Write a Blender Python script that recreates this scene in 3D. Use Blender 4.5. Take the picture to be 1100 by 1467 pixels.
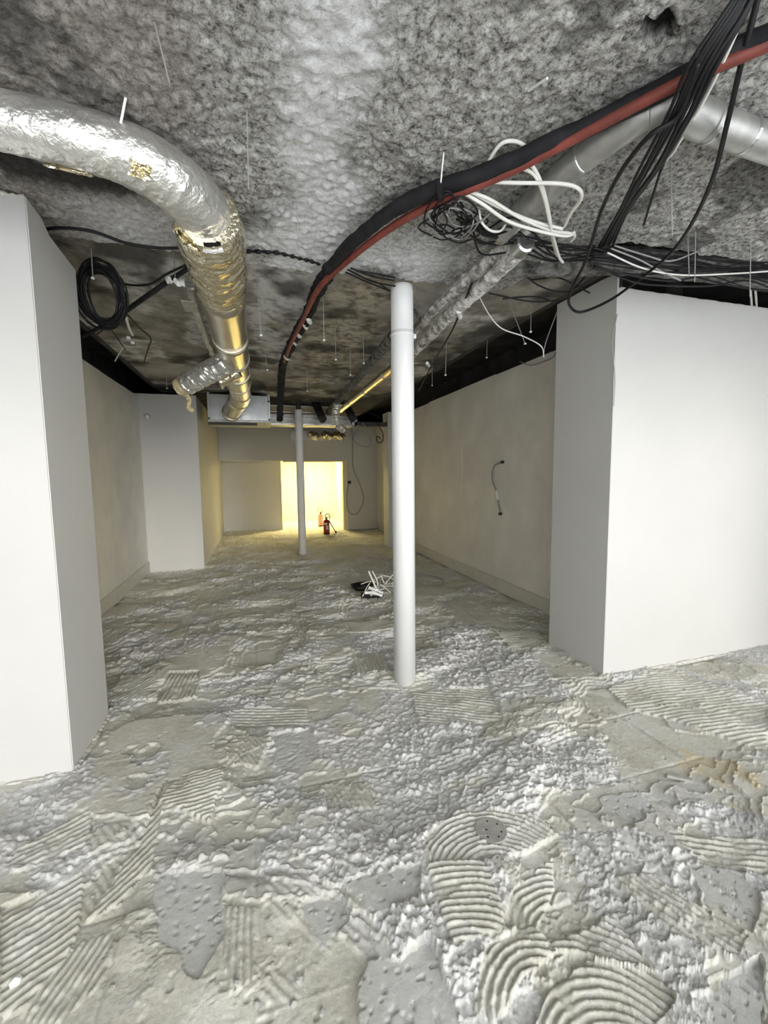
import bpy, bmesh, math, random
import numpy as np
from mathutils import Vector, Matrix

random.seed(7)
for o in list(bpy.data.objects): bpy.data.objects.remove(o)
scene = bpy.context.scene
col = scene.collection

# ---------------------------------------------------------------- camera
F, YAW, PITCH, ROLL = 608.06, 0.29147, 0.09123, -0.01179
CAM = np.array([0.0, 0.0, 1.6])
def cam_axes():
    cy, sy, cp, sp = math.cos(YAW), math.sin(YAW), math.cos(PITCH), math.sin(PITCH)
    fwd = np.array([sy*cp, cy*cp, -sp]); right = np.array([cy, -sy, 0.0]); up = np.cross(right, fwd)
    cr, sr = math.cos(ROLL), math.sin(ROLL)
    return cr*right + sr*up, -sr*right + cr*up, fwd
RT, UP, FW = cam_axes()
cd = bpy.data.cameras.new('camera'); cam = bpy.data.objects.new('camera', cd); col.objects.link(cam)
cd.sensor_fit = 'HORIZONTAL'; cd.sensor_width = 36.0; cd.lens = F/1100*36.0
cd.clip_start = 0.02; cd.clip_end = 200
cam.matrix_world = Matrix(((RT[0], UP[0], -FW[0], CAM[0]), (RT[1], UP[1], -FW[1], CAM[1]), (RT[2], UP[2], -FW[2], CAM[2]), (0, 0, 0, 1)))
scene.camera = cam

# ---------------------------------------------------------------- light
w = bpy.data.worlds.new('overcast_sky'); scene.world = w; w.use_nodes = True
bg = w.node_tree.nodes['Background']; bg.inputs[0].default_value = (0.94, 0.97, 1.0, 1); bg.inputs[1].default_value = 2.8
sd = bpy.data.lights.new('low_daylight', 'SUN'); sun = bpy.data.objects.new('low_daylight', sd); col.objects.link(sun)
sd.energy = 1.25; sd.angle = math.radians(16); sd.color = (1.0, 0.95, 0.86)
_d = Vector((-0.28, 1.0, -0.15)).normalized()
sun.rotation_euler = _d.to_track_quat('-Z', 'Y').to_euler()
pd = bpy.data.lights.new('shopfront_portal', 'AREA'); portal = bpy.data.objects.new('shopfront_portal', pd); col.objects.link(portal)
pd.shape = 'RECTANGLE'; pd.size = 9.0; pd.size_y = 2.7
portal.location = (1.0, -1.45, 1.45); portal.rotation_euler = (math.radians(90), 0, 0)
pd.cycles.is_portal = True
vs = scene.view_settings
vs.view_transform = 'Standard'; vs.look = 'None'; vs.gamma = 1.0; vs.use_curve_mapping = False
vs.exposure = 0.60

# ---------------------------------------------------------------- pixel -> point on a plane of the room
def ray(x, y): return RT*((x-550)/F) + UP*(-(y-733.5)/F) + FW
def pz(x, y, z): d = ray(x, y); return tuple(CAM + d*((z-CAM[2])/d[2]))
def py(x, y, Y): d = ray(x, y); return tuple(CAM + d*(Y/d[1]))
def px(x, y, X): d = ray(x, y); return tuple(CAM + d*(X/d[0]))

# ---------------------------------------------------------------- noise
_rng = np.random.RandomState(11)
_perm = _rng.permutation(512).astype(np.int64)
_perm = np.concatenate([_perm, _perm])
_val = _rng.rand(512)
def vn(x, y, s=0):
    x = np.asarray(x, float) + s*17.31; y = np.asarray(y, float) + s*9.73
    xi = np.floor(x).astype(np.int64); yi = np.floor(y).astype(np.int64)
    fx = x-xi; fy = y-yi
    ux = fx*fx*fx*(fx*(fx*6-15)+10); uy = fy*fy*fy*(fy*(fy*6-15)+10)
    def h(a, b): return _val[_perm[(a & 511) + _perm[b & 511] & 511]]
    a = h(xi, yi); b = h(xi+1, yi); c = h(xi, yi+1); d = h(xi+1, yi+1)
    return (a*(1-ux)+b*ux)*(1-uy) + (c*(1-ux)+d*ux)*uy
def fbm(x, y, o=4, s=0, g=0.5):
    t = 0; a = 1; n = 0
    for i in range(o):
        t = t + a*vn(x, y, s+i); n += a; a *= g; x = np.asarray(x)*2.03; y = np.asarray(y)*2.03
    return t/n
def sst(t, a, b):
    u = np.clip((t-a)/(b-a), 0, 1); return u*u*(3-2*u)

# ---------------------------------------------------------------- materials
def nodes(name):
    m = bpy.data.materials.new(name); m.use_nodes = True
    nt = m.node_tree; return m, nt, nt.nodes['Principled BSDF']
def ramp(nt, fac, stops):
    r = nt.nodes.new('ShaderNodeValToRGB'); e = r.color_ramp.elements
    while len(e) < len(stops): e.new(0.5)
    for i, (p, c) in enumerate(stops): e[i].position = p; e[i].color = (*c, 1)
    nt.links.new(fac, r.inputs[0]); return r.outputs[0]
def noise(nt, scale, detail=4, rough=0.55, vec=None):
    n = nt.nodes.new('ShaderNodeTexNoise'); n.inputs['Scale'].default_value = scale
    n.inputs['Detail'].default_value = detail; n.inputs['Roughness'].default_value = rough
    if vec is not None: nt.links.new(vec, n.inputs['Vector'])
    return n.outputs['Fac']
def coords(nt, scale=None):
    t = nt.nodes.new('ShaderNodeTexCoord'); g = nt.nodes.new('ShaderNodeNewGeometry')
    if scale is None: return g.outputs['Position']
    m = nt.nodes.new('ShaderNodeMapping'); m.inputs['Scale'].default_value = scale
    nt.links.new(g.outputs['Position'], m.inputs['Vector']); return m.outputs['Vector']
def mixc(nt, fac, a, b, mode='MIX'):
    m = nt.nodes.new('ShaderNodeMix'); m.data_type = 'RGBA'; m.blend_type = mode
    for v, i in ((fac, 0), (a, 6), (b, 7)):
        if hasattr(v, 'is_output'): nt.links.new(v, m.inputs[i])
        elif i == 0: m.inputs[0].default_value = v
        else: m.inputs[i].default_value = (*v, 1)
    return m.outputs[2]
def bump(nt, bs, h, strength=0.3, dist=0.01):
    b = nt.nodes.new('ShaderNodeBump'); b.inputs['Strength'].default_value = strength; b.inputs['Distance'].default_value = dist
    nt.links.new(h, b.inputs['Height']); nt.links.new(b.outputs[0], bs.inputs['Normal'])
def simple(name, c, rough=0.6, metal=0.0, var=0.12, vscale=8, bscale=60, bstr=0.1, bdist=0.003, spec=0.5):
    m, nt, bs = nodes(name)
    v = coords(nt)
    lo = tuple(max(0, k*(1-var)) for k in c); hi = tuple(min(1, k*(1+var)) for k in c)
    nt.links.new(ramp(nt, noise(nt, vscale, 5, 0.6, v), [(0.3, lo), (0.7, hi)]), bs.inputs['Base Color'])
    bs.inputs['Roughness'].default_value = rough; bs.inputs['Metallic'].default_value = metal
    bs.inputs['Specular IOR Level'].default_value = spec
    if bstr: bump(nt, bs, noise(nt, bscale, 3, 0.5, v), bstr, bdist)
    return m
M = {}
M['wall'] = simple('white_painted_board', (0.61, 0.605, 0.585), 0.62, var=0.025, vscale=1.5, bscale=140, bstr=0.12)
M['wall_old'] = simple('scuffed_painted_board', (0.76, 0.735, 0.67), 0.6, var=0.09, vscale=2.2, bscale=120, bstr=0.15)
M['board_edge'] = simple('broken_plaster_edge', (0.62, 0.60, 0.55), 0.9, var=0.25, vscale=30, bstr=0.6, bdist=0.006)
M['skirting'] = simple('beige_skirting', (0.62, 0.60, 0.53), 0.5, var=0.06)
M['void'] = simple('shade_dark_concrete', (0.055, 0.052, 0.048), 0.95, var=0.5, vscale=3, bscale=25, bstr=0.6, bdist=0.02)  # near-black: the darkness of the unlit voids is put into the colour
M['post'] = simple('white_plastic_tube', (0.83, 0.835, 0.83), 0.38, var=0.02, vscale=4, bstr=0.03)
M['post_far'] = simple('grey_white_paint', (0.80, 0.79, 0.76), 0.45, var=0.05)
M['zinc'] = simple('galvanised_steel', (0.62, 0.64, 0.64), 0.32, 1.0, var=0.12, vscale=6, bscale=30, bstr=0.05)
M['zinc_dull'] = simple('dusty_steel', (0.50, 0.50, 0.48), 0.48, 0.85, var=0.2, vscale=12, bscale=40, bstr=0.2)
M['spiral'] = simple('bare_spiral_duct_metal', (0.80, 0.765, 0.66), 0.27, 1.0, var=0.08, vscale=5, bscale=18, bstr=0.12, bdist=0.01)
M['foil'] = simple('aluminium_foil_wrap', (0.80, 0.79, 0.75), 0.36, 0.82, var=0.10, vscale=9, bscale=34, bstr=0.7, bdist=0.014)
M['foil_crumple'] = simple('crumpled_foil', (0.93, 0.85, 0.66), 0.2, 1.0, var=0.1, vscale=20, bscale=42, bstr=0.6, bdist=0.015)
M['gold'] = simple('yellowish_foil', (0.85, 0.76, 0.50), 0.28, 1.0, var=0.1, vscale=10, bscale=40, bstr=0.3)
M['wool'] = simple('yellow_mineral_wool', (0.66, 0.55, 0.33), 0.95, var=0.25, vscale=40, bscale=90, bstr=0.8, bdist=0.01)
M['black'] = simple('black_cable_sheath', (0.010, 0.010, 0.011), 0.5, var=0.3, bstr=0.03, spec=0.3)
M['black_foam'] = simple('black_foam_sleeve', (0.016, 0.016, 0.018), 0.75, var=0.5, vscale=14, bscale=60, bstr=0.3, spec=0.3)
M['red'] = simple('dull_red_pipe', (0.21, 0.048, 0.035), 0.55, var=0.3, vscale=10, bstr=0.1)
M['white_cable'] = simple('white_cable_sheath', (0.78, 0.77, 0.72), 0.45, var=0.05, bstr=0.02)
M['grey_cable'] = simple('grey_cable_sheath', (0.30, 0.30, 0.29), 0.5, var=0.1, bstr=0.02)
M['wire'] = simple('thin_grey_wire', (0.42, 0.42, 0.40), 0.5, 0.3, var=0.1, bstr=0)
M['scrap'] = simple('white_foam_scrap', (0.88, 0.88, 0.86), 0.8, var=0.04, bstr=0.3)
M['ext_red'] = simple('red_enamel', (0.34, 0.014, 0.02), 0.3, var=0.1, bstr=0)
M['ext_pink'] = simple('glare_pale_red_enamel', (0.80, 0.38, 0.33), 0.4, var=0.1, bstr=0)  # pale because the glare of the bright doorway is put into the colour
M['sticker'] = simple('pale_sticker', (0.75, 0.66, 0.62), 0.5, var=0.1, bstr=0)
M['rubble'] = simple('grey_mortar_lump', (0.42, 0.41, 0.38), 0.95, var=0.2, vscale=25, bscale=60, bstr=0.7, bdist=0.006)
M['trim'] = simple('cream_door_frame', (0.80, 0.72, 0.50), 0.5, var=0.03)
M['inner'] = simple('cream_inner_paint', (0.84, 0.80, 0.66), 0.6, var=0.02)
M['dark_metal'] = simple('dark_metal', (0.06, 0.06, 0.06), 0.5, 0.6, var=0.2)
M['drain'] = simple('weathered_grey_disc', (0.36, 0.355, 0.32), 0.75, var=0.18, vscale=18, bstr=0.3)
def spray_pipe_mat(name, k):
    m, nt, bs = nodes(name)
    v = coords(nt)
    f = noise(nt, 14, 6, 0.7, v)
    nt.links.new(ramp(nt, f, [(0.34, (0.06*k, 0.06*k, 0.055*k)), (0.47, (0.30*k, 0.29*k, 0.27*k)), (0.6, (0.62*k, 0.61*k, 0.58*k))]), bs.inputs['Base Color'])
    bs.inputs['Roughness'].default_value = 0.95; bump(nt, bs, noise(nt, 60, 4, 0.7, v), 0.9, 0.01)
    return m
M['crust'] = spray_pipe_mat('sprayed_white_crust', 1.45)
M['lagging'] = spray_pipe_mat('grey_crust', 0.42)
def emit(name, c, s):
    m, nt, bs = nodes(name)
    bs.inputs['Base Color'].default_value = (*c, 1); bs.inputs['Emission Color'].default_value = (*c, 1); bs.inputs['Emission Strength'].default_value = s
    return m
M['lamp'] = emit('lamp_diffuser', (1.0, 0.83, 0.38), 95)
def glass_mat():
    m, nt, bs = nodes('shop_glass'); out = nt.nodes['Material Output']
    t = nt.nodes.new('ShaderNodeBsdfTransparent'); g = nt.nodes.new('ShaderNodeBsdfGlossy'); g.inputs['Roughness'].default_value = 0.02
    mx = nt.nodes.new('ShaderNodeMixShader'); mx.inputs[0].default_value = 0.06
    nt.links.new(t.outputs[0], mx.inputs[1]); nt.links.new(g.outputs[0], mx.inputs[2]); nt.links.new(mx.outputs[0], out.inputs[0]); return m
M['glass'] = glass_mat()
def attr(nt, name):
    a = nt.nodes.new('ShaderNodeAttribute'); a.attribute_name = name; a.attribute_type = 'GEOMETRY'
    s = nt.nodes.new('ShaderNodeSeparateColor'); nt.links.new(a.outputs['Color'], s.inputs[0]); return s.outputs
def floor_mat():
    m, nt, bs = nodes('stripped_mortar_floor')
    v = coords(nt); a = attr(nt, 'patch')
    base = ramp(nt, noise(nt, 3.2, 8, 0.65, v), [(0.32, (0.57, 0.55, 0.455)), (0.5, (0.69, 0.675, 0.59)), (0.68, (0.78, 0.77, 0.715))])
    fine = ramp(nt, noise(nt, 70, 6, 0.7, v), [(0.3, (0.80, 0.80, 0.80)), (0.65, (1.10, 1.10, 1.10))])
    base = mixc(nt, 0.8, base, fine, 'MULTIPLY')
    base = mixc(nt, a[0], base, (0.56, 0.57, 0.575))               # bare smooth screed patches
    crumb = ramp(nt, noise(nt, 45, 5, 0.7, v), [(0.36, (0.50, 0.50, 0.51)), (0.55, (0.82, 0.82, 0.82))])
    base = mixc(nt, a[2], base, crumb)                               # pale crumbled adhesive
    base = mixc(nt, a[1], base, (0.74, 0.62, 0.40))                  # rusty stain
    nt.links.new(base, bs.inputs['Base Color']); bs.inputs['Roughness'].default_value = 0.9
    bs.inputs['Specular IOR Level'].default_value = 0.25
    bump(nt, bs, noise(nt, 70, 8, 0.8, v), 0.65, 0.007)
    return m
M['floor'] = floor_mat()
def spray_mat():
    m, nt, bs = nodes('sprayed_plaster_ceiling')
    v = coords(nt); a = attr(nt, 'patch')
    sp = noise(nt, 42, 7, 0.8, v)
    grey = ramp(nt, sp, [(0.37, (0.05, 0.048, 0.045)), (0.48, (0.36, 0.35, 0.33)), (0.60, (0.64, 0.63, 0.595))])
    brown = ramp(nt, sp, [(0.35, (0.11, 0.10, 0.092)), (0.5, (0.33, 0.305, 0.28)), (0.63, (0.52, 0.49, 0.455))])
    white = ramp(nt, sp, [(0.35, (0.48, 0.48, 0.49)), (0.46, (0.78, 0.78, 0.79)), (0.6, (0.88, 0.88, 0.88))])
    c = mixc(nt, a[0], grey, brown); c = mixc(nt, a[1], c, white); c = mixc(nt, a[2], c, (0.022, 0.021, 0.02))
    nt.links.new(c, bs.inputs['Base Color']); bs.inputs['Roughness'].default_value = 0.95; bs.inputs['Specular IOR Level'].default_value = 0.2
    bump(nt, bs, noise(nt, 75, 5, 0.75, v), 0.8, 0.012)
    return m
M['spray'] = spray_mat()
def slab_mat():
    m, nt, bs = nodes('bare_stained_slab')
    v = coords(nt); a = attr(nt, 'patch')
    n1 = noise(nt, 1.6, 8, 0.7, v)
    c = ramp(nt, n1, [(0.34, (0.08, 0.07, 0.056)), (0.47, (0.31, 0.285, 0.245)), (0.62, (0.52, 0.49, 0.43))])
    pale = ramp(nt, noise(nt, 9, 7, 0.7, v), [(0.36, (0.30, 0.295, 0.285)), (0.52, (0.80, 0.795, 0.775))])
    brown = ramp(nt, noise(nt, 7, 7, 0.75, v), [(0.38, (0.06, 0.05, 0.035)), (0.58, (0.55, 0.49, 0.38))])
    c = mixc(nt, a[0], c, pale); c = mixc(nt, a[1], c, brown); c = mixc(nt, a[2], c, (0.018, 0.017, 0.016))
    nt.links.new(c, bs.inputs['Base Color']); bs.inputs['Roughness'].default_value = 0.9
    bump(nt, bs, noise(nt, 26, 6, 0.7, v), 0.5, 0.015)
    return m
M['slab'] = slab_mat()

# ---------------------------------------------------------------- object helpers
ORG = {}
def tag(o, label=None, cat=None, group=None, kind=None):
    if label: o['label'] = label
    if cat: o['category'] = cat
    if group: o['group'] = group
    if kind: o['kind'] = kind
    return o
def empty(name, loc, label, cat, group=None, kind=None):
    o = bpy.data.objects.new(name, None); col.objects.link(o); o.location = loc; o.empty_display_size = 0.05
    ORG[o.name] = np.array(loc, float); return tag(o, label, cat, group, kind)
def mesh_obj(name, geo, mat, parent=None, origin=None, smooth=False):
    """geo: list of (verts, faces) in room coordinates"""
    V = []; Fc = []
    for v, f in geo:
        n = len(V); V.extend([tuple(p) for p in v]); Fc.extend([tuple(i+n for i in q) for q in f])
    A = np.array(V, float)
    if parent is not None: org = ORG[parent.name]
    elif origin is not None: org = np.array(origin, float)
    else: org = np.array([A[:, 0].mean(), A[:, 1].mean(), A[:, 2].min()])
    me = bpy.data.meshes.new(name); me.from_pydata((A-org).tolist(), [], Fc); me.validate()
    me.materials.append(M[mat])
    if smooth: me.polygons.foreach_set('use_smooth', [True]*len(me.polygons))
    o = bpy.data.objects.new(name, me); col.objects.link(o)
    if parent is not None: o.parent = parent
    else: o.location = org
    ORG[o.name] = org
    return o
def box(x0, x1, y0, y1, z0, z1):
    v = [(x0, y0, z0), (x1, y0, z0), (x1, y1, z0), (x0, y1, z0), (x0, y0, z1), (x1, y0, z1), (x1, y1, z1), (x0, y1, z1)]
    return v, [(0, 3, 2, 1), (4, 5, 6, 7), (0, 1, 5, 4), (1, 2, 6, 5), (2, 3, 7, 6), (3, 0, 4, 7)]
def bbox(x0, x1, y0, y1, z0, z1, b=0.004, seg=2):
    bm = bmesh.new(); v, f = box(x0, x1, y0, y1, z0, z1)
    vs_ = [bm.verts.new(p) for p in v]
    for q in f: bm.faces.new([vs_[i] for i in q])
    bmesh.ops.bevel(bm, geom=bm.edges[:], offset=b, segments=seg, affect='EDGES', profile=0.5)
    bm.verts.index_update(); r = ([tuple(p.co) for p in bm.verts], [tuple(p.index for p in q.verts) for q in bm.faces]); bm.free(); return r
def spline(pts, n=8):
    P = [np.array(p, float) for p in pts]
    if len(P) < 3: return [P[0]+(P[-1]-P[0])*t for t in np.linspace(0, 1, n+1)]
    P = [2*P[0]-P[1]] + P + [2*P[-1]-P[-2]]; out = []
    for i in range(1, len(P)-2):
        a, b, c, d = P[i-1:i+3]
        for k in range(n):
            t = k/n; out.append(0.5*((2*b)+(-a+c)*t+(2*a-5*b+4*c-d)*t*t+(-a+3*b-3*c+d)*t**3))
    out.append(P[-2]); return out
def tube(pts, r, sides=8, n=8, cap=True, smooth=True, sag=None):
    C = spline(pts, n) if smooth else [np.array(p, float) for p in pts]
    N = len(C); V = []; Fc = []
    T = [C[min(i+1, N-1)]-C[max(i-1, 0)] for i in range(N)]; T = [t/(np.linalg.norm(t)+1e-9) for t in T]
    u = np.cross(T[0], (0, 0, 1.0))
    if np.linalg.norm(u) < 1e-3: u = np.cross(T[0], (1.0, 0, 0))
    u /= np.linalg.norm(u)
    for i in range(N):
        u = u-T[i]*np.dot(u, T[i]); u /= np.linalg.norm(u)+1e-9; w_ = np.cross(T[i], u)
        s = i/(N-1)
        for k in range(sides):
            a = 2*math.pi*k/sides
            rr = r(s, a) if callable(r) else r
            V.append(C[i]+(u*math.cos(a)+w_*math.sin(a))*rr)
    for i in range(N-1):
        for k in range(sides):
            k2 = (k+1) % sides; Fc.append((i*sides+k, i*sides+k2, (i+1)*sides+k2, (i+1)*sides+k))
    if cap: Fc.append(tuple(range(sides-1, -1, -1))); Fc.append(tuple((N-1)*sides+k for k in range(sides)))
    return V, Fc
def lathe(c, prof, axis=(0, 0, 1), sides=24):
    """prof: (radius, height) pairs along axis from c; closed ends"""
    ax = np.array(axis, float); ax /= np.linalg.norm(ax); u = np.cross(ax, (0, 0, 1.0))
    if np.linalg.norm(u) < 1e-3: u = np.array([1.0, 0, 0])
    u /= np.linalg.norm(u); w_ = np.cross(ax, u); V = []; Fc = []; c = np.array(c, float)
    for r, h in prof:
        for k in range(sides):
            a = 2*math.pi*k/sides; V.append(c+ax*h+(u*math.cos(a)+w_*math.sin(a))*r)
    for i in range(len(prof)-1):
        for k in range(sides):
            k2 = (k+1) % sides; Fc.append((i*sides+k, i*sides+k2, (i+1)*sides+k2, (i+1)*sides+k))
    Fc.append(tuple(range(sides-1, -1, -1))); Fc.append(tuple((len(prof)-1)*sides+k for k in range(sides)))
    return V, Fc
def grid_obj(name, X, Y, Z, mat, parent=None, colr=None, flip=False, smooth=True):
    """X, Y, Z: 2-D arrays"""
    R, Cn = X.shape; V = np.stack([X, Y, Z], -1).reshape(-1, 3)
    idx = np.arange(R*Cn).reshape(R, Cn)
    q = np.stack([idx[:-1, :-1], idx[:-1, 1:], idx[1:, 1:], idx[1:, :-1]], -1).reshape(-1, 4)
    if flip: q = q[:, ::-1]
    me = bpy.data.meshes.new(name); me.vertices.add(len(V)); me.vertices.foreach_set('co', V.ravel().astype(np.float32))
    me.loops.add(q.size); me.loops.foreach_set('vertex_index', q.ravel().astype(np.int32))
    me.polygons.add(len(q)); me.polygons.foreach_set('loop_start', np.arange(0, q.size, 4, dtype=np.int32))
    me.polygons.foreach_set('use_smooth', np.full(len(q), smooth))
    if colr is not None:
        at = me.color_attributes.new('patch', 'FLOAT_COLOR', 'POINT')
        c = np.ones((len(V), 4), np.float32); c[:, :3] = colr.reshape(-1, 3); at.data.foreach_set('color', c.ravel())
    me.update(calc_edges=True); me.materials.append(M[mat])
    o = bpy.data.objects.new(name, me); col.objects.link(o); ORG[o.name] = np.zeros(3)
    if parent is not None: o.parent = parent
    return o
def wpoly(pts): return np.array([pz(x, y, 0)[:2] for x, y in pts])
def inpoly(P, X, Y):
    r = np.zeros(X.shape, bool); n = len(P)
    for i in range(n):
        x0, y0 = P[i]; x1, y1 = P[(i+1) % n]
        if y0 == y1: continue
        c = ((y0 > Y) != (y1 > Y)) & (X < (x1-x0)*(Y-y0)/(y1-y0)+x0); r ^= c
    return r

# ================================================================ FLOOR
COMB = [  # outline, kind, guide (arc centre, or two points along a ridge), pitch, height
 ([(608, 1205), (655, 1165), (770, 1170), (800, 1195), (745, 1225), (690, 1240), (618, 1247)], 'arc', [(725, 1275)], .025, .0060),
 ([(610, 1247), (690, 1237), (716, 1300), (722, 1342), (652, 1368), (622, 1290)], 'arc', [(700, 1480)], .025, .0060),
 ([(722, 1335), (728, 1285), (790, 1228), (797, 1268), (765, 1335)], 'arc', [(815, 1345)], .025, .0062),
 ([(676, 1445), (700, 1362), (760, 1325), (803, 1362), (745, 1405), (705, 1467)], 'arc', [(800, 1470)], .026, .0066),
 ([(782, 1352), (880, 1303), (912, 1350), (935, 1392), (860, 1372), (803, 1366)], 'arc', [(880, 1560)], .026, .0066),
 ([(755, 1480), (790, 1408), (850, 1375), (950, 1400), (968, 1440), (930, 1480)], 'arc', [(905, 1560)], .026, .0066),
 ([(0, 1305), (122, 1250), (112, 1330), (60, 1435), (0, 1450)], 'line', [(0, 1400), (110, 1325)], .030, .0055),
 ([(25, 1220), (130, 1160), (128, 1215), (60, 1243), (15, 1243)], 'arc', [(40, 1060)], .030, .005),
 ([(122, 1315), (188, 1220), (213, 1170), (238, 1118), (218, 1232), (172, 1292)], 'arc', [(-60, 1110)], .026, .0055),
 ([(322, 1298), (370, 1298), (366, 1402), (328, 1425)], 'line', [(337, 1300), (331, 1420)], .024, .0055),
 ([(30, 1445), (110, 1345), (160, 1330), (150, 1400), (70, 1467)], 'line', [(60, 1440), (110, 1370)], .024, .005),
 ([(268, 1108), (322, 1108), (302, 1182), (228, 1152)], 'arc', [(285, 1020)], .026, .005),
 ([(338, 1048), (387, 1055), (370, 1097), (338, 1092)], 'line', [(345, 1050), (380, 1092)], .026, .005),
 ([(155, 1007), (175, 968), (226, 966), (224, 1002)], 'line', [(158, 1000), (222, 968)], .030, .006),
 ([(224, 1007), (240, 966), (287, 963), (282, 997)], 'line', [(262, 965), (238, 1005)], .032, .007),
 ([(868, 985), (960, 958), (1100, 1008), (1100, 1078), (1000, 1042), (900, 1012)], 'line', [(890, 1005), (1060, 985)], .034, .005),
 ([(880, 1255), (930, 1250), (1075, 1345), (1060, 1375), (960, 1340)], 'line', [(900, 1250), (1050, 1360)], .028, .004),
 ([(503, 937), (547, 935), (560, 962), (512, 967)], 'line', [(520, 940), (528, 965)], .034, .006),
 ([(710, 905), (772, 902), (778, 926), (735, 932)], 'arc', [(725, 895)], .034, .006),
 ([(330, 1012), (440, 1010), (440, 1040), (330, 1040)], 'line', [(335, 1028), (430, 1026)], .034, .004),
 ([(460, 1120), (530, 1115), (540, 1150), (470, 1160)], 'line', [(470, 1120), (490, 1158)], .028, .005),
 ([(590, 990), (700, 985), (720, 1030), (600, 1040)], 'line', [(600, 1010), (700, 1020)], .034, .004),
 ([(960, 1190), (1100, 1200), (1100, 1250), (1000, 1235)], 'line', [(970, 1210), (1090, 1225)], .030, .005),
]
FLAT = [ [(388, 1050), (450, 1040), (457, 1075), (432, 1107), (398, 1097)], [(433, 1285), (490, 1280), (502, 1312), (460, 1347), (438, 1312)],
 [(985, 1240), (1010, 1225), (1082, 1270), (1098, 1300), (1082, 1327), (1010, 1290)], [(860, 1140), (912, 1130), (942, 1165), (900, 1177), (865, 1157)],
 [(498, 1262), (597, 1245), (602, 1292), (520, 1312)], [(520, 1382), (622, 1352), (655, 1480), (515, 1480)], [(1010, 1412), (1100, 1380), (1100, 1480), (1020, 1480)],
 [(222, 1245), (322, 1240), (322, 1335), (290, 1400), (225, 1340)] ]
CRUMB = [ [(800, 1190), (900, 1178), (1000, 1232), (1005, 1400), (932, 1382), (832, 1282)], [(540, 1292), (612, 1280), (655, 1382), (540, 1372)],
 [(940, 1385), (1010, 1370), (1020, 1467), (960, 1467)], [(660, 1060), (860, 1050), (900, 1120), (700, 1150)], [(560, 1040), (680, 1030), (690, 1120), (560, 1140)],
 [(620, 900), (760, 940), (820, 1000), (650, 1010)], [(430, 1190), (560, 1170), (580, 1250), (440, 1270)] ]
STAIN = [ [(958, 1063), (1012, 1068), (1100, 1128), (1100, 1172), (1040, 1152), (968, 1092)] ]
def sub_mask(P, X, Y, wx, wy):
    x0, y0 = P.min(0)-.08; x1, y1 = P.max(0)+.08
    s = np.nonzero((X > x0) & (X < x1) & (Y > y0) & (Y < y1))[0]
    return s[inpoly(P, X[s]+wx[s], Y[s]+wy[s])]
BASE = {}
def base_of(key, vals, fn, store):
    if store: BASE[key] = float(fn(vals)) if len(vals) else 0.0
    return BASE.get(key, 0.0)
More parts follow.
